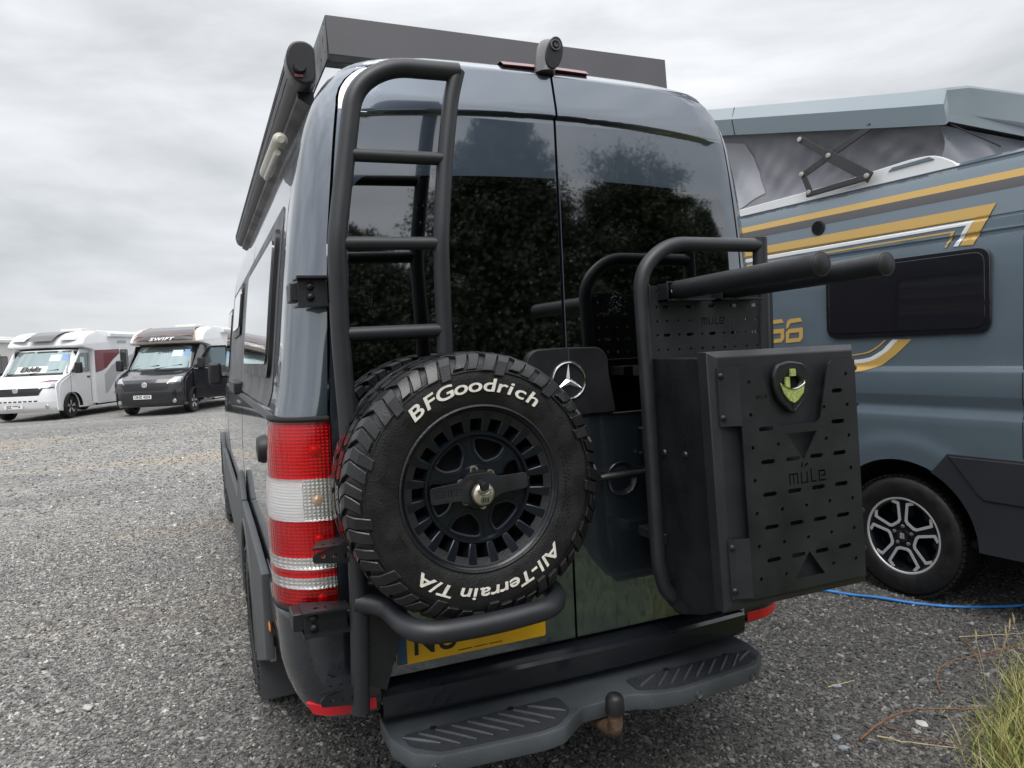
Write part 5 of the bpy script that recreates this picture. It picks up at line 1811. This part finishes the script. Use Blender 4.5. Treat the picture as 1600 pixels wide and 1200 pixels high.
def motorhome(name, loc, rz, label, cab, body, kind):
    t_ = empty(name, loc, rz, label, 'motorhome', 'motorhomes parked in a row across the yard')
    # cab shell
    fgrid(-1.02, 1.02, 0, 2.0, 0, 'bumper', cab, t_, 20, 8)
    fgrid(-1.02, 1.02, 2.0, 6.0, 0, 'cab_front', cab, t_, 20, 12)
    fgrid(-1.02, 1.02, 6.0, 8.0, 0, 'bonnet', cab, t_, 20, 8)
    fgrid(-1.02, 1.02, 8.0, 10.0, 0, 'windscreen_frame', cab, t_, 16, 6)
    ws = fgrid(-.93, .93, 8.08, 9.90, .008, 'windscreen', 'cabglass', t_, 16, 6, -.88, .88)
    # slips of paper behind the glass
    fgrid(.34, .66, 9.0, 9.55, .011, 'price_sheet', 'poster', ws, 3, 3)
    fgrid(.70, .86, 9.05, 9.6, .011, 'blue_sheet', 'poster_b', ws, 3, 3)
    for x0, x1 in ((-.75, .05), (-.05, .72)):
        a, b = fpt(x0, 8.05, .02), fpt(x1, 8.32, .02)
        MB().tube([a, b], .012, 6).obj('wiper', 'black', ws, 40)
    fgrid(-.98, .98, 7.8, 8.1, .006, 'scuttle', 'black', t_, 14, 3)
    # grille and lower openings
    g = fgrid(-.62, .62, 3.3, 4.9, .006, 'grille', 'black', t_, 10, 4, -.74, .74)
    for k in range(4):
        fgrid(-.66, .66, 3.5 + k * .36, 3.58 + k * .36, .016, 'grille_bar', 'blackpaint', g, 10, 2)
    q = fpt(0, 4.4, .03)
    MB().lathe([(-.012, 0), (-.012, .075), (0, .085)], 24, (q[0], q[1] + .01, q[2])).obj('badge', 'chrome', g, 40)
    if kind != 1: fgrid(-.70, .70, 1.0, 2.9, .004, 'lower_grille', 'blackpaint', t_, 10, 3)
    for k in range(9):
        if kind == 1: fgrid(-.62 + k * .14, -.53 + k * .14, 2.12, 2.36, .006, 'intake_slot', 'black', t_, 2, 2)
    pz = .44 if kind == 1 else .56
    np_ = link('number_plate', plate_mesh([rrect(-.26, .26, -.056, .056, .008)], .008, REAR((-.06, -.012, pz))), 'plate_w', t_, 20)
    link('plate_text', text_mesh('JSZ 9994' if kind == 1 else 'OHZ 4255', .105, .001, REAR((-.06, -.0185, pz)), .003), 'ink', np_, 0)
    for s in (-1, 1):
        hl = fgrid(s * .62, s * .99, 4.7, 6.35, .010, 'headlight', 'headlamp', t_, 8, 6, s * .76, s * 1.0)
        fgrid(s * .66, s * .97, 4.75, 4.95, .016, 'headlight_strip', 'black', hl, 6, 2)
        q = fpt(s * .80, 1.3, .012)
        MB().lathe([(-.01, 0), (-.01, .05), (0, .06)], 16, q).obj('fog_light', 'headlamp', t_, 40)
        if kind == 1 and s > 0:
            fgrid(.50, .95, 6.35, 6.75, .006, 'red_bonnet_flash', 'burgundy', t_, 8, 3, .74, .97)
        # cab side with arch cut and door
        ol = [(.36, .30), (.33, .62), (.30, .95), (.36, 1.07), (.66, 1.22), (1.03, 1.34), (1.38, 1.72), (1.66, 2.06), (2.3, 2.06), (2.3, .30), (1.42, .30)]
        ar = [(1.0 + .43 * math.cos(a), .345 + .43 * math.sin(a)) for a in lin(R(-4), R(184), 18)]
        xplate('cab_side', [ol[:-1] + [(1.46, .30)] + ar + [(.54, .30)]], s * .985, .05, cab, t_, .015)
        if not (kind == 2 and s > 0):
            wo = xy_([(1.10, 1.36), (1.56, 1.90), (1.66, 1.95), (2.08, 1.95), (2.08, 1.36)], .04)
            dw = xplate('cab_window', [wo], s * 1.016, .012, 'cabglass', t_)
            if kind == 1:
                xplate('window_sheet', [[(1.58, 1.5), (1.80, 1.5), (1.80, 1.82), (1.58, 1.82)]], s * 1.024, .002, 'poster', dw)
            for yy in (1.04, 2.12):
                MB().box(s * 1.012 - .002, s * 1.012 + .002, yy, yy + .010, .42, 2.0).obj('door_seam', 'gap', t_, 0)
            MB().box(s * 1.02 - .012, s * 1.02 + .012, 1.92, 2.06, 1.18, 1.23).obj('door_handle', 'black', t_, 0, .006)
        MB().lathe([(-.12, .43), (.25, .43)], 24, (s * .86, 1.0, .345), 'x', a0=0, a1=PI).obj('wheel_arch', 'dark', t_, 40)
        # mirror
        mb = MB()
        mb.box(s * 1.24 - .10, s * 1.24 + .10, 1.02, 1.16, 1.33, 1.66)
        mi = mb.obj('wing_mirror', 'black', t_, 30, .04, 3)
        MB().tube([(s * 1.0, 1.14, 1.42), (s * 1.18, 1.10, 1.42)], .03, 8).obj('mirror_arm', 'black', mi, 40)
    mb = MB()
    mb.box(-.98, .98, .4, 7.0, .28, .45)
    mb.box(-.95, .95, 1.6, 2.3, .4, 2.0)
    mb.obj('chassis', 'dark', t_, 0)
    # coachbuilt body and overcab moulding
    bo = [(2.15, .36), (2.15, 2.05), (1.50, 2.10), (1.28, 2.13), (1.24, 2.20), (1.36, 2.36), (1.62, 2.53), (2.0, 2.63), (2.6, 2.66), (7.1, 2.66), (7.25, 2.5), (7.25, .45), (5.7, .36)]
    W = 1.14
    mb = MB()
    bo2 = xy_(bo, [.02, .05, .1, .05, .05, .2, .2, .2, .2, .1, .1, .1, .05])
    V, F = [], []
    for x in (-W, -W + .02, -W + .10, W - .10, W - .02, W):
        ed = 0 if abs(x) < W - .05 else (.025 if abs(x) < W - .01 else .07)
        cy, cz = 4.6, 1.5
        for (y, z) in bo2:
            fr_ = .28 * (abs(x) / W) ** 3 if (z > 2.06 and y < 2.3) else 0
            V.append((x, y + fr_ + (ed if y < 3 else -ed), z - ed * (1 if z > 2.3 else 0)))
    n = len(bo2)
    for i in range(5):
        for j in range(n):
            F.append((i * n + j, i * n + (j + 1) % n, (i + 1) * n + (j + 1) % n, (i + 1) * n + j))
    F.append(tuple(range(n))); F.append(tuple(range(5 * n, 6 * n))[::-1])
    lb = mb.add(V, F).obj('living_body', body, t_, 30)
    # tinted rooflight over the cab
    def rf(u, v):
        pts_ = [(1.34, 2.33), (1.62, 2.52), (2.0, 2.625), (2.5, 2.655)] if kind == 1 else [(1.25, 2.24), (1.36, 2.37), (1.62, 2.54), (2.0, 2.64), (2.55, 2.668)]
        a = np.array(pts_)
        k = v * (len(a) - 1)
        y, z = np.interp(k, range(len(a)), a[:, 0]), np.interp(k, range(len(a)), a[:, 1])
        wd = (.36 + .12 * v) if kind == 1 else (.92 - .18 * v)
        x = (u - .5) * 2 * wd + (-.02 if kind == 1 else 0)
        return (x, float(y) + .28 * (abs(x) / W) ** 3 - .006, float(z) + .007)
    rl = MB().grid(rf, lin(0, 1, 14), lin(0, 1, 12)).obj('rooflight', 'sunroof', t_, 50)
    if kind == 2:
        me = text_mesh('SWIFT', .17, .002, None, .004, .25, space=1.15)
        me.transform(Matrix.Diagonal((1.35, 1, 1, 1)))
        me.transform(frame((0, 1.232, 2.262), (1, 0, 0), (0, .62, .78), (0, -.78, .62)))
        link('rooflight_lettering', me, 'white', rl, 0)
        for s in (-1, 1):
            MB().tube([(s * .95, 1.40, 2.22), (s * .92, 1.50, 2.40), (s * .80, 1.78, 2.56), (s * .70, 2.1, 2.65)], .018, 6).obj('rooflight_trim', 'copper', rl, 50)
        MB().tube([(-.86, 1.42, 2.37), (0, 1.345, 2.375), (.86, 1.42, 2.37)], .010, 6).obj('rooflight_trim', 'copper', rl, 50)
        MB().tube([(-1.0, 1.45, 2.155), (0, 1.23, 2.155), (1.0, 1.45, 2.155)], .016, 6).obj('rooflight_trim', 'copper', rl, 50)
    else:
        for s in (-1, 1):
            mb = MB().grid(lambda u, v: (s * (.50 + .46 * u - .05 * v), 1.36 + .55 * v + .28 * ((.5 + .46 * u) / W) ** 3 - .006, 2.345 + .235 * v ** .8 + .004), lin(0, 1, 8), lin(0, 1, 6))
            mb.obj('roof_moulding_panel', 'pale', t_, 50)
        me = text_mesh('Elddis', .26, .002, None, .008, .2)
        me.transform(frame(fpt(-.08, 8.37, .03), (1, 0, 0), (0, .678, .735), (0, -.735, .678)))
        dk = fgrid(-.55, .40, 8.12, 8.62, .012, 'dash_banner', 'plate_w', t_, 10, 4)
        link('banner_lettering', me, 'ink', dk, 0)
    # roof furniture
    for y0, hh in ((3.0, .10), (4.6, .07)):
        MB().box(-.35, .35, y0, y0 + .7, 2.66, 2.66 + hh).obj('roof_vent', 'cream', t_, 20, .02)
    # side (viewer's right): windows, awning, decals
    for s in (-1, 1):
        x = s * (W + .004)
        aw_ = MB()
        aw_.prism([(s * (W + .0), 3.0, 2.46), (s * (W + .11), 3.0, 2.47), (s * (W + .12), 3.0, 2.56), (s * W, 3.0, 2.60)], (0, 3.9, 0))
        aw_.obj('awning', 'white', t_, 30)
        sw = [(2.75, 3.55, 1.42, 2.05), (5.4, 6.5, 1.45, 2.05)] if kind == 1 else [(2.5, 3.5, 1.30, 2.0), (4.9, 6.4, 1.35, 2.0)]
        for a, b, c, d in sw:
            if kind == 1 and a < 3: a, b, c, d = 3.75, 4.25, 1.40, 2.05
            f_ = xplate('side_window', [rrect(a, b, c, d, .06)], x, .03, 'blackpaint', t_)
            xplate('window_pane', [rrect(a + .05, b - .05, c + .05, d - .05, .05)], x + s * .017, .006, 'blackglass', f_)
            if kind == 2 and a < 3:
                MB().box(x + s * .02 - .003, x + s * .02 + .003, 2.95, 2.985, 1.32, 1.98).obj('window_bar', 'pale', f_, 0)
                MB().box(x + s * .02 - .003, x + s * .02 + .003, 2.52, 3.48, 1.62, 1.65).obj('window_bar', 'pale', f_, 0)
        xplate('slot_vent', [slot(3.9, 2.30, .6, .10)], x, .012, 'pale', t_)
        if kind == 1:
            xplate('burgundy_swoosh', [[(2.2, 2.02), (3.7, 2.06), (3.7, 1.92), (3.2, 1.68), (2.85, 1.46), (2.6, 1.38), (2.2, 1.32)]], x, .006, 'burgundy', t_)
            xplate('grey_swoosh', [[(2.7, 1.25), (3.2, 1.55), (4.6, 1.9), (4.6, 1.5), (3.5, 1.2), (2.9, .7), (2.7, .62)]], x, .005, 'pale', t_)
        if kind == 2:
            xplate('black_flash', [[(2.16, .40), (2.7, .55), (2.45, .9), (2.16, 1.2)]], x, .006, 'blackpaint', t_)
            xplate('copper_line', [[(2.16, 1.22), (2.5, .9), (2.75, .56), (2.79, .56), (2.54, .92), (2.2, 1.26)]], x, .008, 'copper', t_)
        xplate('skirt', [[(2.2, .34), (4.35, .34), (4.35, .42), (2.2, .42)]], x, .01, body, t_)
        MB().box(x - .012, x + .012, 3.2, 3.30, .62, .66).obj('side_marker', 'orange', t_, 0)
        small_wheel(t_, s * .90, 1.0, s)
        small_wheel(t_, s * .93, 5.0, s)
    if kind == 2:       # driver's door standing open
        an = R(62)
        ca, sa = math.cos(an), math.sin(an)
        dr = MB().box(0, 1.0, -.04, .03, .42, 1.34)
        o = dr.obj('open_cab_door', cab, t_, 20, .02)
        o.location = (1.02, 1.06, 0)
        o.rotation_euler = (0, 0, R(28))
        wf = [[(.02, 1.33), (1.0, 1.33), (1.0, 1.93), (.95, 2.0), (.50, 2.0), (.40, 1.93)], xy_([(.14, 1.38), (.94, 1.38), (.94, 1.94), (.52, 1.94)], .03)]
        link('door_frame', plate_mesh(wf, .05, REAR((0, 0, 0)), .005), cab, o, 20)
        link('door_glass', plate_mesh([wf[1]], .008, REAR((0, 0, 0))), 'cabglass', o, 20)
    return t_

motorhome('motorhome', (-6.08, 22.6, .185), R(-22), 'white motorhome with burgundy side swoosh, second from the edge of the yard', 'white', 'white', 1)
motorhome('motorhome', (-2.70, 21.55, .172), R(-23), 'black-cab motorhome with dark rooflight and open cab door, beside the campervan', 'blackpaint', 'white', 2)
m3 = motorhome('motorhome', (-9.7, 25.4, .19), R(-22), 'plain white motorhome at the left edge, mostly hidden by its neighbour', 'white', 'cream', 3)
for ch in list(m3.children):
    pass

# ================================================================== verge, grass, twigs, cable, single stones
VX = [-14, -9, -1.8, -.4, .6, 1.2, 1.5, 1.8, 2.2, 3, 5, 14]
VY = [-6.5, -5, -3.0, -1.9, -1.15, -.55, -.30, -.14, .02, .2, .4, .8]
def vd(x, y): return float(np.interp(x, VX, VY)) - y
def vz(x, y):
    d = vd(x, y)
    t_ = min(max((d + .08) / .7, 0), 1)
    far = max(0, -y - 6)
    return -.03 + .10 * t_ * t_ * (3 - 2 * t_) + .03 * far + .02 * math.sin(x * 3 + y * 2) * t_
gv = mat('verge_soil_and_turf', (.045, .062, .02), .9, bump=(30, .8), var=(5, .45))
M['verge'] = gv
tag(MB().grid(lambda x, y: (x, y, vz(x, y)), lin(-14, 14, 90), lin(-45, -8, 14) + lin(-7.8, .9, 70)).obj('grass_verge', 'verge', None, 60, fix=False), kind='structure')

def leafy(name, cols, seed):
    m = mat(name, cols[0], .6)
    t = m.node_tree
    p = t.nodes['Principled BSDF']
    g = t.nodes.new('ShaderNodeNewGeometry')
    r_ = t.nodes.new('ShaderNodeValToRGB')
    r_.color_ramp.elements[0].color = (*cols[0], 1)
    r_.color_ramp.elements[1].color = (*cols[-1], 1)
    for i, c in enumerate(cols[1:-1]):
        e = r_.color_ramp.elements.new((i + 1) / (len(cols) - 1)); e.color = (*c, 1)
    t.links.new(g.outputs['Random Per Island'], r_.inputs[0])
    t.links.new(r_.outputs[0], p.inputs['Base Color'])
    return m
M['grass'] = leafy('grass_blades', [(.11, .16, .024), (.19, .24, .045), (.31, .32, .09), (.46, .41, .18)], 1)
M['drygrass'] = leafy('dry_grass', [(.30, .22, .09), (.42, .34, .17), (.20, .18, .07), (.36, .22, .10)], 2)
M['needles'] = leafy('conifer_foliage', [(.011, .020, .008), (.018, .032, .010), (.030, .045, .014)], 3)
M['leaves'] = leafy('broad_leaves', [(.016, .028, .008), (.026, .043, .011), (.045, .06, .02)], 4)

def blades(name, m, n, sx0, sx1, sy0, sy1, h0, h1, wd, mind, label_seed, cluster=None):
    rg = np.random.default_rng(label_seed)
    mb = MB()
    k = 0
    tries = 0
    while k < n and tries < n * 30:
        tries += 1
        x, y = rg.uniform(sx0, sx1), rg.uniform(sy0, sy1)
        d = vd(x, y)
        if d < mind or (d < .14 and rg.random() > .12 + max(d, 0) * 5): continue
        h = rg.uniform(h0, h1) * (.45 + .55 * min(1, max(d, 0.05) / .22))
        a = rg.uniform(0, 2 * PI)
        ln = rg.uniform(.15, .75) * h
        w_ = wd * rg.uniform(.6, 1.2)
        dx, dy = math.cos(a), math.sin(a)
        b_ = rg.uniform(0, 2 * PI)
        px_, py_ = math.cos(b_) * w_, math.sin(b_) * w_
        z = vz(x, y) - .01
        V = []
        for q, ww in ((0, 1), (.4, .9), (.75, .6)):
            X, Y, Z = x + dx * ln * q * q, y + dy * ln * q * q, z + h * q * (1 - .18 * q)
            V += [(X - px_ * ww, Y - py_ * ww, Z), (X + px_ * ww, Y + py_ * ww, Z)]
        V.append((x + dx * ln, y + dy * ln, z + h * .82))
        mb.add(V, [(0, 1, 3, 2), (2, 3, 5, 4), (4, 5, 6)])
        k += 1
    o = mb.obj(name, m, None, 0, fix=False)
    return tag(o, kind='stuff')
blades('grass', 'grass', 7000, 1.1, 3.4, -1.2, .4, .09, .27, .0021, -.02, 21)
M['meadow'] = leafy('meadow_grass', [(.022, .03, .009), (.038, .046, .014), (.06, .055, .024)], 5)
blades('grass', 'meadow', 22000, -3, 7, -6.5, -1.2, .04, .13, .0032, .1, 22)
blades('dry_grass', 'drygrass', 5000, 1.15, 3.2, -1.1, .35, .015, .06, .0022, -.06, 24)
blades('grass', 'grass', 2200, 1.3, 3.2, -1.1, .3, .06, .17, .0042, .05, 25)
blades('dry_grass', 'drygrass', 2200, 1.2, 3.4, -1.3, .35, .12, .34, .0014, -.14, 23)
# seed heads standing above the tuft
mb = MB()
rg = np.random.default_rng(31)
for i in range(46):
    x, y = rg.uniform(1.45, 2.9), rg.uniform(-.9, .12)
    if vd(x, y) < .02: continue
    h = rg.uniform(.16, .40)
    dx, dy = rg.uniform(-.08, .05), rg.uniform(-.05, .05)
    z = vz(x, y)
    tp = Vector((x + dx, y + dy, z + h))
    mb.tube([(x, y, z), (x + dx * .4, y + dy * .4, z + h * .6), tp], .0011, 4)
    mb.tube([tp - Vector((0, 0, .004)), tp + Vector((dx * .06, 0, .014)), tp + Vector((dx * .12, 0, .034)), tp + Vector((dx * .2, 0, .052))], [.001, .0042, .0036, .0006], 6)
tag(mb.obj('grass_seed_heads', 'straw', None, 50), kind='stuff')
# twigs
def twig(pts, r, label, m='twig', name='twig'):
    n = len(pts)
    P = fillet(pts, .05, 3)
    k = len(P)
    o = MB().tube([(p.x + .004 * math.sin(i * 2.1), p.y + .005 * math.sin(i * 1.7 + 1), p.z + .003 * math.sin(i * 2.9)) for i, p in enumerate(P)], [r * .72 * (1 - .6 * i / k) * (1 + .18 * math.sin(i * 3.7)) for i in range(k)], 7).obj(name, m, None, 60)
    return tag(o, label, 'twig', 'twigs and stems lying beside the verge')
twig([(1.225, -.10, .012), (1.39, -.06, .035), (1.56, -.07, .05), (1.76, -.17, .045), (1.9, -.26, .05)], .0075, 'long arched brown twig lying on the gravel by the grass')
twig([(1.40, -.08, .012), (1.435, -.20, .02), (1.51, -.37, .04)], .005, 'short reddish twig under the long arched one')
twig([(2.50, .40, .015), (2.42, .27, .02), (2.25, .12, .05), (2.5, .07, .09), (2.9, -.02, .11)], .005, 'bent orange-brown bramble stem at the top of the tuft')
twig([(1.86, .02, .012), (1.96, .13, .02), (2.08, .17, .05), (2.4, .08, .09), (2.7, .0, .12)], .006, 'hooked brown stem with its end bent towards the gravel')
twig([(2.50, .40, .012), (2.75, .30, .014), (3.1, .17, .02)], .003, 'thin pale straw stem lying behind the tuft', 'straw')
twig([(1.31, -.11, .01), (1.355, -.20, .02), (1.46, -.35, .04)], .0045, 'yellow dry stalk in front of the long arched twig', 'straw')
twig([(1.47, .30, .010), (1.62, .29, .012)], .004, 'short pale stick alone on the gravel', 'straw')
# blue cable on the ground in front of the parked camper van
hs_ = [(1.6, 1.95, .012), (2.0, 1.62, .012), (2.30, 1.41, .012), (2.48, 1.31, .012), (2.55, 1.15, .012), (2.64, 1.04, .016), (2.74, .86, .012), (2.89, .70, .012), (3.06, .60, .014), (3.24, .52, .014), (3.7, .42, .06), (4.6, .35, .10)]
tag(MB().tube(fillet(hs_, .12, 4), .0095, 8).obj('blue_cable', 'hose', None, 60), 'bright blue cable trailing over the gravel in front of the parked van wheel', 'cable')
# stones that stand out
def stone(x, y, s, m, label, zoff=.2):
    bm = bmesh.new()
    bmesh.ops.create_icosphere(bm, subdivisions=2, radius=1)
    rg = np.random.default_rng(int(abs(x * 1000) + abs(y * 77)))
    ax = [Vector(rg.normal(size=3)).normalized() for _ in range(7)]
    for v in bm.verts:
        for a in ax:
            d = v.co.dot(a) - .72
            if d > 0: v.co -= a * d
    me = bpy.data.meshes.new('st')
    bm.to_mesh(me); bm.free()
    me.transform(Matrix.Rotation(rg.uniform(0, 6), 4, 'Z') @ Matrix.Diagonal((s, s * .72, s * .42, 1)))
    o = link('stone', me, m, None, 20, (x, y, ground_z(x, y) + s * zoff))
    return tag(o, label, 'stone', 'stones lying on the gravel')
stone(-1.76, 1.81, .034, 'palestone', 'pale flat stone alone on the gravel left of the campervan')
stone(-2.15, 1.75, .028, 'palestone', 'grey flat stone left of the pale flat stone')
stone(1.56, -.115, .030, 'palestone', 'whitish stone under the arched twig')
stone(1.165, -.03, .022, 'bluestone', 'blue-grey stone left of the arched twig, farther of two')
stone(1.13, -.10, .024, 'bluestone', 'blue-grey stone left of the arched twig, nearer of two')
stone(1.52, .30, .024, 'bluestone', 'small bluish stone beside the short pale stick')

# ------------------------------------------------------------------ trees behind the camera, seen mirrored in the campervan's rear glass
def crown(ctr, s0, s1, m, parent, seed):
    rg = np.random.default_rng(seed)
    n = len(ctr)
    s = rg.uniform(s0, s1, (n, 1))
    nrm = rg.normal(size=(n, 3)); nrm /= np.linalg.norm(nrm, axis=1, keepdims=True)
    a = np.cross(nrm, (0, 0, 1.)); a /= np.linalg.norm(a, axis=1, keepdims=True) + 1e-6
    b = np.cross(nrm, a)
    V = np.stack([ctr - a * s * .5, ctr + b * s * .3, ctr + a * s * .5, ctr - b * s * .3], 1).reshape(-1, 3)
    me = bpy.data.meshes.new('crown')
    me.vertices.add(4 * n); me.loops.add(4 * n); me.polygons.add(n)
    me.vertices.foreach_set('co', V.ravel())
    me.loops.foreach_set('vertex_index', np.arange(4 * n))
    me.polygons.foreach_set('loop_start', np.arange(n) * 4)
    me.update(calc_edges=True)
    return link('crown', me, m, parent, 0)

def conifer(x, y, h, r, seed, label, pw=1.2):
    t_ = empty('conifer_tree', (x, y, vz(x, y)), 0, label, 'tree', 'trees beyond the verge')
    MB().tube([(0, 0, 0), (.05, 0, h * .5), (0, 0, h * .95)], [.22, .13, .02], 10).obj('trunk', 'bark', t_, 60)
    g = np.random.default_rng(seed)
    nb = 420
    z = h * (.01 + .97 * g.random(nb) ** 1.25)
    L_ = r * (1 - (z / h) ** pw) * g.uniform(.72, 1.12, nb) + .15
    a = g.uniform(0, 2 * PI, nb)
    N_ = 90000
    k = g.integers(nb, size=N_)
    q = g.random(N_) ** .5
    d = L_[k] * q
    sp_ = (.10 + .06 * L_[k]) * (1.15 - .6 * q)
    C_ = np.stack([np.cos(a[k]) * d + g.normal(size=N_) * sp_, np.sin(a[k]) * d + g.normal(size=N_) * sp_, np.maximum(.05, z[k] - .16 * d + g.normal(size=N_) * sp_ * .8 + .45 * q * q)], 1)
    zc = h * g.random(36000) ** 1.4 * .9
    rc = r * (1 - (zc / h) ** pw) * .76 * g.random(36000) ** .5
    ac = g.uniform(0, 2 * PI, 36000)
    crown(np.stack([np.cos(ac) * rc, np.sin(ac) * rc, zc + .1], 1), .12, .22, 'needles', t_, seed + 1)
    crown(C_, .045, .12, 'needles', t_, seed)
    return t_
def broad(x, y, h, r, seed, label):
    t_ = empty('broadleaf_tree', (x, y, vz(x, y)), 0, label, 'tree', 'trees beyond the verge')
    MB().tube([(0, 0, 0), (.1, .05, h * .35), (.05, .1, h * .75)], [.2, .15, .05], 10).obj('trunk', 'bark', t_, 60)
    g = np.random.default_rng(seed)
    nb = 150
    v = g.normal(size=(nb, 3)); v /= np.linalg.norm(v, axis=1, keepdims=True)
    q = g.uniform(.3, 1, (nb, 1)) ** .7
    c_ = v * q * np.array([r, r, h * .43]) + np.array([0, 0, h * .55])
    s = g.uniform(.12, .28, nb)
    N_ = 75000
    k = g.integers(nb, size=N_)
    C_ = c_[k] + g.normal(size=(N_, 3)) * s[k][:, None]
    C_[:, 2] = np.maximum(C_[:, 2], .1)
    v = g.normal(size=(22000, 3)); v /= np.linalg.norm(v, axis=1, keepdims=True)
    crown(v * (g.random((22000, 1)) ** .4) * np.array([r, r, h * .43]) * .8 + np.array([0, 0, h * .52]), .11, .2, 'leaves', t_, seed + 1)
    crown(C_, .045, .11, 'leaves', t_, seed)
    return t_
conifer(5.3, -14.0, 7.8, 6.0, 41, 'tallest dark conifer mirrored in the middle of the campervan rear window', 1.0)
conifer(.9, -14.3, 4.2, 4.2, 42, 'lower dark conifer mirrored behind the ladder rungs', 2.6)
broad(10.2, -14.2, 7.2, 2.5, 43, 'round broadleaf tree mirrored in the right rear window')
conifer(-4.2, -16.5, 3.8, 2.6, 44, 'lowest conifer at the left end of the mirrored trees')
conifer(14.2, -15.5, 5.2, 2.5, 45, 'conifer mirrored at the right end of the trees')
